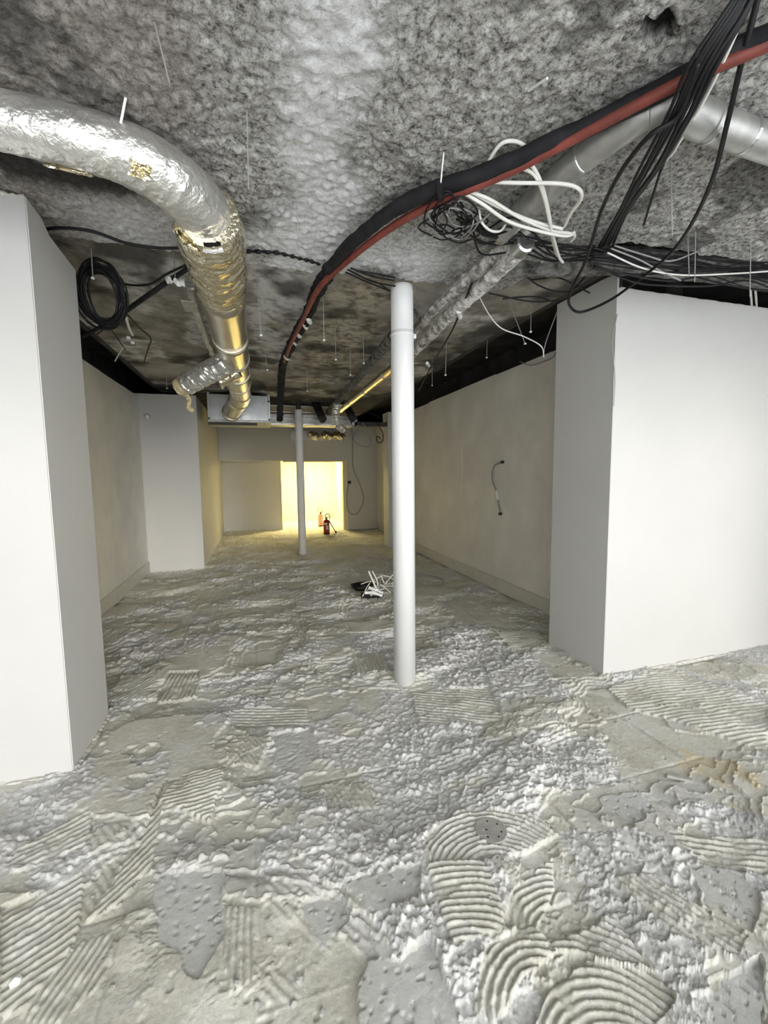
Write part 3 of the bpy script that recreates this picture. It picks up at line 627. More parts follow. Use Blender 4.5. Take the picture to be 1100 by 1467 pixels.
# long rectangular unit right of the box
unit = empty('air_unit', (1.1, 8.85, 2.56), 'long low metal air unit behind the slim post', 'air unit')
mesh_obj('casing', [bbox(.31, 1.95, 8.80, 9.35, 2.60, 2.80, .006)], 'zinc_dull', unit)
for z, y, h in ((2.575, 8.74, .035), (2.70, 8.77, .018), (2.83, 8.80, .02), (2.955, 8.86, .02)):
    mesh_obj('edge_rail', [bbox(.30, 1.97 if z < 2.8 else 1.45, y, y+.05, z, z+h, .003)], 'spiral' if z < 2.9 else 'zinc', unit)
mesh_obj('rusty_back', [box(.31, 1.6, 9.0, 9.05, 2.80, 3.0)], 'wool', unit)
mesh_obj('end_cap', [bbox(1.95, 2.08, 8.80, 9.30, 2.60, 2.74, .006)], 'zinc', unit)
for cx_, cy_, l in ((462, 600, 'dark open pipe end under the air unit rails'), (505, 599, 'dark round pipe end beside the black tray')):
    c = np.array(py(cx_, cy_, 8.3)); t = empty('pipe_end', tuple(c), l, 'pipe')
    mesh_obj('pipe_wall', [tube([c, c+np.array([-.09, .34, .37])], .075, 18, 3)], 'black_foam', t, smooth=True)
    mesh_obj('rim', [lathe(c-np.array([-.005, .018, .008]), [(.062, 0), (.079, .004), (.079, .02)], (-.25, .88, .4), 18)], 'dark_metal', t)
tray = tag(mesh_obj('cable_tray', [bbox(2.02, 3.05, 8.80, 8.98, 2.60, 2.68, .004)], 'dark_metal'), 'black metal tray carrying loose cables by the pilaster', 'tray')
# spigot plate on the bulkhead
sp = empty('spigot_plate', (1.6, 11.74, 2.5), 'zinc plate on the bulkhead with three crumpled hose stubs', 'plate')
mesh_obj('plate', [bbox(.92, 2.34, 11.69, 11.748, 2.50, 2.76, .004)], 'zinc_dull', sp)
for x in (1.48, 1.83, 2.14):
    mesh_obj('hose_stub', [tube([(x, 11.70, 2.63), (x-.02, 11.55, 2.645), (x+.10, 11.44, 2.60), (x+.16, 11.42, 2.54)], crum(.10, .55, 9, 4, 270+int(x*10)), 18, 6)], 'foil_crumple', sp)
hose = empty('foil_hose', py(487, 585, 7.5), 'short drooping foil hose end hanging from the air unit', 'hose')
hp = [py(484, 577, 7.6), py(481, 592, 7.5), py(484, 608, 7.45), py(492, 616, 7.5)]
mesh_obj('pleated_hose', [tube(hp, lambda s, a: .062+.009*math.sin(s*90), 16, 22)], 'foil', hose)
mesh_obj('cuff', [lathe(hp[0], [(.072, 0), (.072, .05)], (0, -.1, -1), 18)], 'zinc', hose)
# gold foil pipe and sprayed pipes running to the rear
gp = empty('gold_foil_pipe', py(520, 562, 6.5), 'thin shiny gold foil pipe running to the rear past the white post', 'pipe')
ga, gb = np.array(pz(487, 588, 2.80)), np.array(pz(592, 504, 2.80))
mesh_obj('foil_wrap', [tube([ga, gb], crum(.055, .08, 30, 3, 280), 20, 24)], 'gold', gp, smooth=True)
gdir = (gb-ga)/np.linalg.norm(gb-ga)
for s in (.25, .5, .75, .98):
    mesh_obj('band', [lathe(ga+(gb-ga)*s, [(.054, 0), (.060, .004), (.060, .03), (.054, .034)], gdir, 20)], 'zinc_dull', gp)
g2 = tag(mesh_obj('grey_pipe', [tube([pz(470, 590, 2.86), pz(500, 556, 2.87), pz(552, 495, 2.88), pz(590, 450, 2.89)], crum(.052, .10, 20, 3, 285), 18, 10)], 'lagging', smooth=True), 'dusty grey pipe beside the gold foil pipe near the bare ceiling', 'pipe')
c1 = tag(mesh_obj('sprayed_pipe', [tube([pz(560, 520, 2.87), pz(600, 468, 2.88), pz(650, 418, 2.885), pz(705, 372, 2.88), pz(752, 325, 2.87)], crum(.040, .7, 31, 7, 290), 22, 26)], 'crust'), 'pipe crusted with white spray reaching up behind the white post', 'pipe')
c2 = tag(mesh_obj('sprayed_pipe', [tube([pz(592, 504, 2.80), pz(640, 456, 2.80), pz(690, 410, 2.805), pz(745, 358, 2.81)], crum(.046, .5, 27, 7, 295), 22, 26)], 'crust'), 'lower white-crusted pipe joining the gold foil pipe', 'pipe')
sh = np.array(pz(747, 353, 2.81)); shd = np.array(pz(690, 410, 2.805))-sh; shd /= np.linalg.norm(shd)
cuff = tag(mesh_obj('steel_sleeve', [lathe(sh-shd*.05, [(.040, 0), (.052, .005), (.052, .08), (.040, .085)], shd, 20)], 'zinc'), 'shiny steel sleeve on the end of the lower crusted pipe', 'sleeve')
# grey steel duct on the right turning towards the right wall
gd = empty('steel_duct', pz(900, 180, 2.87), 'dull grey steel duct on the sprayed ceiling behind the red pipe', 'duct')
run = [pz(715, 335, 2.87), pz(780, 275, 2.87), pz(840, 222, 2.87), pz(900, 178, 2.87), pz(935, 160, 2.87)]
mesh_obj('straight_run', [tube(run, .058, 24, 8)], 'zinc_dull', gd, smooth=True)
mesh_obj('elbow', [tube([pz(930, 163, 2.87), pz(955, 155, 2.87), pz(985, 163, 2.87), pz(1012, 175, 2.87)], .061, 24, 8)], 'zinc_dull', gd, smooth=True)
mesh_obj('straight_run', [tube([pz(1005, 172, 2.87), pz(1060, 192, 2.87), pz(1110, 210, 2.87), pz(1200, 244, 2.87)], .058, 24, 8)], 'zinc_dull', gd, smooth=True)
for a, b in (((1066, 193), (1072, 195)), ((1018, 177), (1022, 178)), ((838, 224), (834, 227))):
    a = np.array(pz(*a, 2.87)); b = np.array(pz(*b, 2.87)); mesh_obj('band', [lathe(a, [(.058, 0), (.0615, .003), (.0615, .010), (.058, .013)], b-a, 24)], 'zinc', gd)
# round sprayed beam on the right
bmo = tag(mesh_obj('pipe_lagging', [tube([(1.55, 2.62, 2.97), (2.0, 2.45, 2.965), (2.5, 2.30, 2.96), (3.4, 2.22, 2.955), (4.6, 2.18, 2.955), (5.5, 2.16, 2.955)], crum(.085, .20, 50, 4, 300), 24, 20)], 'lagging'), 'thick plaster-crusted pipe crossing above the boxed wall under the tangle', 'pipe')

# ================================================================ BLACK SLEEVE, RED PIPE
bl_px = [(1180, 10), (1100, 52), (985, 108), (860, 172), (720, 236), (640, 266), (585, 288), (540, 318), (500, 352), (470, 386)]
bs_ = tag(mesh_obj('black_sleeve', [tube([pz(x, y, 2.87) for x, y in bl_px], crum(.034, .35, 40, 2, 310), 16, 10)], 'black_foam', smooth=True), 'thick black foam-sleeved pipe slung diagonally under the sprayed ceiling', 'pipe')
rd_px = [(1180, 22), (1100, 64), (975, 118), (850, 184), (730, 246), (650, 280), (590, 308), (540, 340), (500, 372), (468, 400), (452, 420), (440, 445)]
rp = tag(mesh_obj('red_pipe', [tube([pz(x, y, 2.845) for x, y in rd_px], .0185, 12, 10)], 'red', smooth=True), 'dull red pipe running under the thick black sleeve', 'pipe')
ct_px = [(476, 382), (457, 412), (443, 445), (430, 470), (414, 500), (405, 525), (402, 560), (401, 600)]
bt = empty('taped_cable_bundle', pz(430, 460, 2.86), 'ragged dark cable bundle with white tape leading to the rear', 'cable bundle')
mesh_obj('strand_wrap', [tube([pz(x, y, 2.90) for x, y in ct_px[:6]]+[py(402, 560, 6.0), py(401, 602, 6.3)], crum(.045, .7, 70, 3, 320), 14, 14)], 'black_foam', bt)
mesh_obj('red_core', [tube([pz(462, 406, 2.85), pz(447, 430, 2.85), pz(434, 458, 2.85), pz(418, 490, 2.86), pz(407, 518, 2.87)], .018, 8, 8)], 'red', bt, smooth=True)
for x, y, s in ((441, 457, .05), (435, 465, .042), (426, 478, .045), (420, 490, .035), (409, 512, .04)):
    c = np.array(pz(x, y, 2.86)); mesh_obj('white_tape', [tube([c+np.array((-.01, -.03, .01)), c, c+np.array((.03, .08, .0))], crum(s*.38, .9, 5, 2, 330+x), 8, 5)], 'scrap', bt)
hp0 = np.array(pz(630, 277, 2.845))
hg = empty('pipe_hanger', tuple(hp0), 'thin wire and black strap carrying the black sleeve and red pipe', 'hanger')
mesh_obj('strap', [tube([hp0+np.array((-.02, -.03, .03)), hp0+np.array((0, -.01, -.028)), hp0+np.array((.02, .03, .02)), hp0+np.array((.01, .07, .06))], .014, 6, 6)], 'black', hg)
mesh_obj('wire', [tube([pz(636, 215, 2.95), pz(630, 275, 2.84)], .0035, 5, 2)], 'scrap', hg)

# ================================================================ CABLES
def cable(pts, r, mat, label, group=None, name='cable', sides=7, n=9):
    return tag(mesh_obj(name, [tube(pts, r, sides, n)], mat, smooth=True), label, 'cable', group)
def cpx(pts, r, mat, label, group=None, **k):
    """points (x, y, z) with z the height above the floor"""
    return cable([pz(*p) for p in pts], r, mat, label, group, **k)
# black strands dropping from the ceiling on the right
LB = 'long black cable in the loose bundle dropping across the red pipe'; GB = 'black cables of the dropping bundle'
for k, (o, e) in enumerate([((0, 0), (858, 362)), ((7, 2), (862, 360)), ((14, 0), (866, 356)), ((-7, 0), (852, 366)), ((20, 4), (872, 352)), ((-13, 3), (846, 372)), ((26, 2), (878, 350))]):
    j = lambda: random.uniform(-3, 3)
    cpx([(1082+o[0]*.5, -40, 2.93), (1048+o[0]*.7+j(), 20, 2.86), (1000+o[0]+j(), 95, 2.80), (966+o[0]*.9+j(), 165, 2.77), (928+o[0]*.7+j(), 240, 2.76), (890+o[0]*.4+j(), 305, 2.80), (e[0], e[1], 2.90)], .0062 if k % 2 else .0078, 'black', LB, GB)
cpx([(1000, 90, 2.80), (972, 165, 2.76), (930, 195, 2.74), (890, 245, 2.73), (862, 300, 2.74), (848, 345, 2.76), (836, 380, 2.74), (817, 418, 2.70), (816, 438, 2.68), (832, 447, 2.67), (870, 432, 2.69), (905, 408, 2.72), (955, 368, 2.76), (988, 325, 2.77), (1020, 258, 2.78), (1042, 175, 2.80), (1062, 90, 2.84), (1090, -20, 2.93)],
    .0088, 'black', 'heavy black cable looping low over the corner of the boxed wall under the tangle', n=12)
cpx([(978, 150, 2.82), (968, 200, 2.82), (950, 235, 2.81), (935, 280, 2.80), (922, 322, 2.78)], .0055, 'black', 'short thin black cable end dangling beside the dropping bundle')
cpx([(1072, -30, 2.93), (1060, 30, 2.86), (1035, 90, 2.84), (1005, 150, 2.83), (975, 200, 2.82), (958, 225, 2.84), (925, 250, 2.88)], .0060, 'white_cable', 'single white cable hanging with the dropping black bundle')
# white tangle
LW = ['white cable arching up over the black sleeve', 'white cable dropping steeply from the red pipe through the tangle', 'white cable bowing down past the tangle with a hooked end',
      'white cable running level from the red pipe and folding back in a sharp bend', 'upper long white cable sagging from the red pipe with a curled tip', 'lower long white cable sagging from the red pipe to the black heap',
      'short straight white cable lying between the two long sagging ones', 'thin white cable in a small hanging loop beside the black tangle']
wt = [[(690, 262, 2.86), (700, 232, 2.90), (718, 206, 2.92), (740, 203, 2.92), (760, 215, 2.90)],
      [(757, 228, 2.85), (775, 262, 2.82), (787, 310, 2.79), (792, 345, 2.80), (798, 366, 2.82)],
      [(738, 238, 2.86), (765, 250, 2.83), (780, 285, 2.80), (790, 330, 2.78), (800, 366, 2.80), (806, 376, 2.80)],
      [(690, 260, 2.85), (740, 262, 2.82), (800, 263, 2.79), (828, 270, 2.77), (832, 285, 2.77), (818, 305, 2.78), (808, 325, 2.80)],
      [(664, 272, 2.85), (700, 285, 2.82), (745, 312, 2.79), (790, 330, 2.78), (822, 336, 2.79), (818, 346, 2.80)],
      [(660, 274, 2.85), (692, 293, 2.81), (730, 318, 2.78), (780, 333, 2.77), (812, 338, 2.78), (824, 332, 2.79)],
      [(668, 270, 2.85), (712, 295, 2.81), (760, 316, 2.79), (806, 328, 2.78)],
      [(686, 300, 2.84), (690, 318, 2.80), (702, 330, 2.78), (716, 331, 2.79), (724, 322, 2.82)]]
for k, p in enumerate(wt): cpx(p, .0078 if k < 7 else .006, 'white_cable', LW[k], 'white cables of the tangle', sides=8)
# black tangle behind the white one
LT = 'thin black cable knotted in the tangle under the red pipe'
rs = np.random.RandomState(21)
for k in range(10):
    cx_, cy_ = 655+rs.randn()*12, 318+rs.randn()*10; a0 = rs.rand()*6; pts = []
    for q in range(9):
        a = a0+q*.8; pts.append((cx_+math.cos(a)*(28+rs.randn()*7), cy_+math.sin(a)*(22+rs.randn()*6), 2.82+rs.randn()*.012))
    cpx(pts, .0042, 'black' if k % 4 else 'grey_cable', LT if k % 4 else 'thin grey wire knotted in the black tangle under the red pipe', 'black strands of the tangle' if k % 4 else 'grey strands of the tangle', sides=5, n=6)
LR = 'black cable trailing from the tangle to the heap above the boxed wall under the tangle'
for k in range(9):
    y0 = 295+rs.rand()*45
    cpx([(650+rs.rand()*30, y0, 2.85), (700+rs.randn()*8, y0+22+rs.randn()*6, 2.83), (745+rs.randn()*8, 345+rs.randn()*10, 2.82), (795+rs.randn()*6, 362+rs.randn()*8, 2.83), (850+rs.randn()*6, 358+rs.randn()*8, 2.86)], .0055, 'black', LR, 'black cables trailing from the tangle', sides=5)
# heap in the dark gap over the boxed wall under the tangle
LH = 'black cable lying in the dark gap over the boxed wall under the tangle'
for k in range(16):
    pts = []
    y0 = 355+rs.rand()*26; sl = rs.uniform(.08, .40); am = rs.uniform(-12, 18)
    for q in range(6):
        x = 850+q*56; yy = y0+(x-850)*sl*.45+am*math.sin(q*1.2)+rs.randn()*3; yy = min(yy, 404+(x-884)*.13)
        pts.append(py(x, yy, 2.03+rs.rand()*.06))
    cable(pts, rs.choice([.004, .0055, .007]), 'black', LH, 'black cables in the gap', sides=6, n=6)
for k, p in enumerate([[(870, 362), (920, 384), (975, 394), (1050, 392), (1110, 388)], [(875, 356), (915, 372), (945, 388), (975, 402)], [(880, 352), (925, 366), (960, 374), (1000, 360)]]):
    cable([py(x, y, 2.02) for x, y in p], .0048, 'white_cable' if k == 0 else 'grey_cable', ['pale cable lying across the black cables over the boxed wall under the tangle', 'grey wire slanting down into the gap over the boxed wall under the tangle', 'grey wire arching over the gap above the boxed wall under the tangle'][k])
for k, dx_ in enumerate((0, 7)):
    cable([py(1052+dx_, 402-k*6, 2.47), py(1066+dx_, 394-k*5, 2.46), py(1074+dx_, 410, 2.47), py(1077+dx_, 446, 2.60)], .0085, 'white_cable', 'white cable end bending down behind the top of the boxed wall under the tangle', 'white cable ends over the boxed wall')
LG = 'thin black lead hanging down behind the crusted pipes'
for p in ([(735, 375), (770, 408), (812, 418), (838, 396), (850, 372)], [(700, 420), (760, 432), (800, 430)], [(742, 380), (760, 400), (800, 398), (845, 420)], [(720, 428), (765, 425), (798, 434)]):
    cable([py(x, y, 2.55) for x, y in p], .0055, 'black', LG, 'leads behind the crusted pipes', sides=6)
cable([py(676, 392, 3.0), py(690, 432, 3.05), py(715, 468, 3.08), py(750, 482, 3.10), py(775, 496, 3.12), py(779, 512, 3.12)], .0048, 'white_cable', 'thin white cable drooping to the top of the shaded beige wall')
cable([py(798, 446, 3.15), py(782, 490, 3.16), py(778, 512, 3.15)], .004, 'grey_cable', 'thin grey wire hanging at the rear edge of the boxed wall under the tangle')
cable([px(744, 518, 3.045), px(762, 523, 3.045), px(790, 513, 3.04), px(796, 505, 3.05)], .006, 'grey_cable', 'short grey cable sagging over the top of the shaded beige wall')
cable([py(884, 450, 2.535), py(877, 492, 2.533), py(881, 540, 2.53), py(879, 582, 2.53)], .003, 'wire', 'thin grey wire hanging down the corner of the boxed wall under the tangle')
tw = empty('twisted_pair', py(650, 470, 3.4), 'dark twisted cable with white tape strung along the lower crusted pipe', 'cable')
mesh_obj('strands', [tube([pz(600, 560, 2.75), pz(620, 520, 2.76), pz(645, 478, 2.77), pz(660, 445, 2.78), pz(676, 405, 2.80)], .008, 6, 8)], 'black', tw)
for x, y in ((613, 522), (658, 450)): 
    c = np.array(pz(x, y, 2.76)); mesh_obj('tape', [tube([c+np.array((-.03, -.05, 0)), c+np.array((.03, .05, .0))], crum(.017, .7, 5, 2, 340), 8, 4)], 'scrap', tw)
# loose cables left of the white post
LS = 'thin dark cable strung from the red pipe to the head of the white post'
for k, (a, b) in enumerate([((498, 386), (566, 410)), ((502, 384), (565, 402)), ((495, 390), (562, 418)), ((510, 388), (566, 398)), ((520, 398), (564, 420))]):
    cpx([(*a, 2.90), ((a[0]+b[0])/2, (a[1]+b[1])/2+5-k*2, 2.89), (*b, 2.90)], .0055, 'black', LS, 'cables strung to the white post', sides=6)
cpx([(352, 360, 2.945), (395, 362, 2.935), (430, 370, 2.935), (458, 378, 2.94)], lambda s, a: .010+.004*math.sin(s*60), 'black', 'knobbly black cable along the broken edge of the sprayed plaster', n=24)
# left side
cpx([(40, 335, 2.92), (78, 327, 2.93), (130, 331, 2.92), (180, 348, 2.905), (225, 355, 2.90), (275, 355, 2.91)], .0085, 'black', 'black cable stretched from the chipped boxed-out wall to the large duct')
cpx([(160, 400, 2.90), (185, 408, 2.88), (215, 407, 2.86), (240, 392, 2.87), (275, 376, 2.90)], .0075, 'black', 'thin black cable curving from the coil to the large duct')
cpx([(120, 482, 2.88), (165, 456, 2.86), (205, 428, 2.86), (240, 404, 2.87), (280, 378, 2.90)], lambda s, a: .018-.006*abs(s-.4), 'black_foam', 'thick grey-black cable running straight from the coil to the large duct')
cc = np.array(pz(146, 424, 2.80))
coil = empty('cable_coil', tuple(cc), 'big coil of black cable hanging above the scuffed pale wall', 'cable coil')
rs = np.random.RandomState(4)
cu = np.array(pz(176, 424, 2.80))-cc; cv = np.array([0, .10, -.22])
for k in range(13):
    ox, oy, r1, r2, ph = rs.randn()*.12, rs.randn()*.12, 1+rs.randn()*.09, 1+rs.randn()*.09, rs.rand()*6
    pts = [cc+cu*(ox+r1*math.cos(a+ph))+cv*(oy+r2*math.sin(a+ph))*.72+np.array([0, rs.randn()*.01, 0]) for a in np.linspace(0, 2*math.pi, 13)]
    mesh_obj('turn', [tube(pts, .0075, 6, 4)], 'black', coil, smooth=True)
for k, p in enumerate([[(182, 450), (200, 470), (216, 485), (212, 500), (206, 520)], [(150, 460), (165, 480), (180, 502)], [(165, 456), (150, 470), (138, 480)]]):
    cpx([(x, y, 2.80) for x, y in p], .0065, 'black', ['black cable tail curling below the coil', 'black cable tail dropping straight below the coil', 'black cable tail crossing under the coil towards the scuffed pale wall'][k])
cpx([(180, 454, 2.80), (185, 470, 2.78), (190, 480, 2.77)], .010, 'white_cable', 'short white cable stub hanging below the coil')
cpx([(176, 498, 2.78), (170, 508, 2.77), (165, 517, 2.76)], .006, 'white_cable', 'thin frayed white cable end below the coil')
for p in ((184, 484), (190, 491)):
    c = np.array(pz(*p, 2.77)); tag(mesh_obj('plastic_clip', [bbox(c[0]-.014, c[0]+.014, c[1]-.012, c[1]+.012, c[2]-.012, c[2]+.012, .006)], 'scrap'), 'tiny white plastic clip dangling under the coil', 'clip', 'clips under the coil')
c = np.array(pz(251, 403, 2.86)); tag(mesh_obj('foam_scrap', [tube([c+np.array((-.05, 0, 0)), c+np.array((-.02, .01, .012)), c+np.array((.02, 0, -.004)), c+np.array((.05, .01, .0))], crum(.022, 1.2, 8, 3, 350), 9, 5)], 'scrap'), 'white foam scrap stuck on the thick cable near the large duct', 'scrap')
# rear wall cables
cable([py(504, 610, 11.68), py(505, 640, 11.68), py(506, 670, 11.69), py(516, 695, 11.69), py(521, 715, 11.69), py(514, 733, 11.69), py(506, 737, 11.69), py(498, 730, 11.69), py(497, 705, 11.69), py(500, 692, 11.70)], .014, 'grey_cable', 'dark cable hanging in a long loop beside the doorway')
c = py(500.5, 691, 11.72); tag(mesh_obj('wall_socket', [bbox(c[0]-.045, c[0]+.045, 11.70, 11.75, c[2]-.045, c[2]+.045, .01)], 'dark_metal'), 'small black socket box on the wall beside the doorway', 'socket')
cable([py(513, 612, 8.8), py(506, 628, 8.8), py(514, 637, 8.8), py(528, 640, 8.8), py(531, 630, 8.8), py(524, 612, 8.8), py(519, 606, 8.8)], .011, 'grey_cable', 'wide loose cable loop hanging from the black tray')
cable([py(540, 606, 8.75), py(548, 620, 8.75), py(548, 632, 8.75), py(541, 634, 8.75), py(540, 625, 8.75), py(545, 628, 8.75)], .010, 'black', 'small curled black cable end by the pilaster')
cable([py(504, 612, 8.8), py(503, 600, 8.78), py(507, 592, 8.78), py(530, 592, 8.78), py(548, 600, 8.76)], .009, 'black', 'short black cable lying over the black tray')
# short cable on the right wall
wcb = empty('wall_cable', px(712, 700, 3.06), 'short dark cable lead fixed at both ends on the shaded beige wall', 'cable')
mesh_obj('lead', [tube([px(720, 662, 3.062), px(708, 668, 3.045), px(705, 685, 3.045), px(711, 705, 3.05), px(714, 722, 3.05), px(717, 735, 3.06)], .011, 8, 9)], 'grey_cable', wcb, smooth=True)
for q in ((720, 662), (717, 736)):
    c = px(*q, 3.06); mesh_obj('terminal', [lathe(c, [(.02, .012), (.02, -.02), (.012, -.03)], (1, 0, 0), 10)], 'dark_metal', wcb)
mesh_obj('white_tag', [tube([px(711, 703, 3.048), px(713, 716, 3.048)], .014, 8, 3)], 'scrap', wcb)
# sensor on the rear-left wall
c = py(211, 597, 7.75); sn = empty('wall_sensor', c, 'small round white sensor on the boxed-out wall by the duct box', 'sensor')
mesh_obj('base', [lathe((c[0], 7.77, c[2]), [(.045, 0), (.045, -.02), (.04, -.025)], (0, 1, 0), 16)], 'zinc', sn)
mesh_obj('dome', [lathe((c[0], 7.745, c[2]), [(.038, 0), (.034, -.022), (.02, -.036), (.004, -.04)], (0, 1, 0), 16)], 'scrap', sn)

# ================================================================ HANGER WIRES
def hanger(a, b, z0, label, group, r=.0028, clip=True):
    p0_ = np.array(pz(*a, z0)); dd = ray(*b); t = math.hypot(p0_[0], p0_[1])/math.hypot(dd[0], dd[1]); p1_ = CAM+dd*t
    h_ = empty('hanger_wire', tuple(p1_), label, 'wire', group); mesh_obj('wire', [tube([p0_+np.array((0, 0, .03)), p1_], r, 5, 2)], 'wire', h_)
    if clip: mesh_obj('clip', [bbox(p1_[0]-.009, p1_[0]+.009, p1_[1]-.009, p1_[1]+.009, p1_[2]-.009, p1_[2]+.004, .003)], 'scrap', h_)
L1_ = 'thin grey wire hanging from the sprayed plaster ceiling'; G1_ = 'hanger wires under the sprayed plaster'
for a, b in (((219, 35), (243, 120)), ((354, 160), (356, 272)), ((425, 238), (427, 342)), ((485, 130), (478, 172)), ((960, 218), (963, 338)), ((455, 180), (466, 240))):
    hanger(a, b, 2.95, L1_, G1_, .0022, False)
tag(mesh_obj('steel_rod', [tube([pz(757, 130, 2.93), pz(784, 112, 2.88)], .004, 6, 2)], 'scrap'), 'short bright steel rod sticking out of the sprayed ceiling', 'rod')
L2_ = 'thin pale wire with a small white clip hanging from the bare ceiling'; G2_ = 'hanger wires under the bare slab'
for a, b in (((131, 362), (133, 398)), ((248, 358), (251, 400)), ((463, 424), (464, 487)), ((502, 500), (502, 537)), ((377, 492), (383, 530)), ((367, 400), (374, 480)), ((238, 523), (239, 556)), ((600, 470), (598, 500)), ((640, 480), (638, 537)), ((619, 515), (619, 552)), ((761, 440), (760, 475)), ((730, 440), (752, 492)), ((698, 490), (697, 512)), ((520, 470), (521, 520)), ((440, 530), (440, 560)), ((480, 470), (481, 515)), ((294, 410), (297, 455)), ((560, 430), (561, 405))):
    if a[1] < b[1]: hanger(a, b, 3.02, L2_, G2_, .003)
L3_ = 'thin grey wire hanging over the boxed wall among black cables'
for a, b in (((996, 340), (995, 404)), ((1075, 345), (1074, 425)), ((985, 350), (987, 395))): hanger(a, b, 2.90, L3_, 'wires over the boxed wall under the tangle', .0024, False)

# ================================================================ FLOOR THINGS
# cable heap behind the post
hc = np.array(pz(545, 852, 0)); hz = fz(hc[0], hc[1])
heap = empty('cable_heap', (hc[0], hc[1], hz), 'heap of stiff grey and white cable offcuts on the floor behind the white post', 'cable heap')
rs = np.random.RandomState(8)
hw = [[(528, 818), (533, 830), (540, 845), (545, 866), (548, 870)], [(533, 818), (540, 832), (542, 850), (547, 868)], [(541, 829), (560, 825)], [(547, 845), (552, 836), (560, 826), (566, 822)], [(550, 840), (562, 839), (570, 840)], [(555, 850), (562, 845), (570, 841)], [(545, 866), (549, 855), (555, 853), (562, 862), (568, 868)], [(536, 845), (548, 838), (556, 850), (566, 866)], [(540, 850), (545, 842), (552, 860)], [(560, 836), (575, 830), (592, 833)]]
for k, p in enumerate(hw):
    pts = [py(x, y, hc[1]-.10+.05*k+rs.rand()*.05) for x, y in p]; pts = [(a, b, max(c_, hz+.012)) for a, b, c_ in pts]
    mesh_obj('offcut', [tube(pts, .0085 if k % 3 else .0115, 7, 7)], 'white_cable' if k % 3 != 2 else 'grey_cable', heap, smooth=True)
for k in range(12):
    a = rs.rand()*6.28; L = rs.uniform(.14, .30); x0 = hc[0]+rs.uniform(-.12, .14); y0 = hc[1]+rs.uniform(-.12, .12); hh = rs.uniform(.05, .24)
    ca, sa = math.cos(a)*L, math.sin(a)*L
    pts = [(x0-ca, y0-sa, hz+.012), (x0-ca*.4, y0-sa*.4, hz+hh*.7), (x0+ca*.2, y0+sa*.2, hz+hh), (x0+ca*.9, y0+sa*.9, hz+hh*rs.uniform(.1, .9)+.01)]
    mesh_obj('offcut', [tube(pts, .0075, 6, 6)], ('grey_cable', 'white_cable', 'skirting')[k % 3], heap, smooth=True)
dc = np.array(pz(521, 842, 0)); dz_ = fz(dc[0], dc[1])
dco = empty('dark_cable_coil', (dc[0], dc[1], dz_), 'small dark coil of cable lying beside the cable offcuts', 'cable coil')
for k in range(5):
    pts = [(dc[0]+(.13+.012*k)*math.cos(a), dc[1]+(.11+.01*k)*math.sin(a), dz_+.018+.012*k+.02*max(0, math.sin(a+k))) for a in np.linspace(0, 2*math.pi, 15)]
    mesh_obj('turn', [tube(pts, .009, 6, 4)], 'black', dco, smooth=True)
sc_ = np.array(pz(534, 856, 0)); bag = empty('plastic_scrap', (sc_[0], sc_[1], fz(sc_[0], sc_[1])), 'crumpled black and white plastic scrap under the cable offcuts', 'scrap')
z_ = fz(sc_[0], sc_[1])
mesh_obj('black_sheet', [tube([(sc_[0]-.14, sc_[1]+.05, z_+.03), (sc_[0], sc_[1], z_+.04), (sc_[0]+.12, sc_[1]-.06, z_+.02)], crum(.042, 1.0, 6, 2, 360), 10, 6)], 'black_foam', bag)
mesh_obj('white_strip', [tube([(sc_[0]-.11, sc_[1]-.02, z_+.09), (sc_[0], sc_[1]-.05, z_+.085), (sc_[0]+.10, sc_[1]-.10, z_+.05)], crum(.020, .9, 6, 2, 365), 8, 6)], 'scrap', bag)
mesh_obj('white_strip', [tube([(sc_[0]-.04, sc_[1]+.05, z_+.13), (sc_[0]+.05, sc_[1], z_+.10), (sc_[0]+.12, sc_[1]-.05, z_+.07)], crum(.020, .9, 6, 2, 366), 8, 6)], 'scrap', bag)
lc_ = [pz(*q, 0) for q in ((596, 842), (615, 841), (632, 839), (634, 832), (618, 828), (596, 826))]
cable([(a, b, fz(a, b)+.008) for a, b, _ in lc_], .008, 'grey_cable', 'grey cable lying flat in a bend between the white post and the shaded wall')
# round access cover
dd_ = np.array(pz(703, 1195, 0)); dz2 = fz(dd_[0], dd_[1])
disc = empty('round_cover', (dd_[0], dd_[1], dz2), 'round grey floor cover with small holes set in combed mortar', 'floor cover')
dz2 = max(fz(dd_[0]+.06*math.cos(a), dd_[1]+.06*math.sin(a)) for a in np.linspace(0, 6, 9))
mesh_obj('plate', [lathe((dd_[0], dd_[1], dz2-.012), [(.070, 0), (.070, .012), (.067, .0145)], sides=32)], 'drain', disc)
for a in (.4, 1.4, 2.9, 3.9, 5.0, 5.7):
    rr = .045 if a != 2.9 else .02; x = dd_[0]+rr*math.cos(a); y = dd_[1]+rr*math.sin(a)
    mesh_obj('hole', [lathe((x, y, dz2+.0012), [(.0045, 0), (.0045, .0018)], sides=10)], 'black', disc)
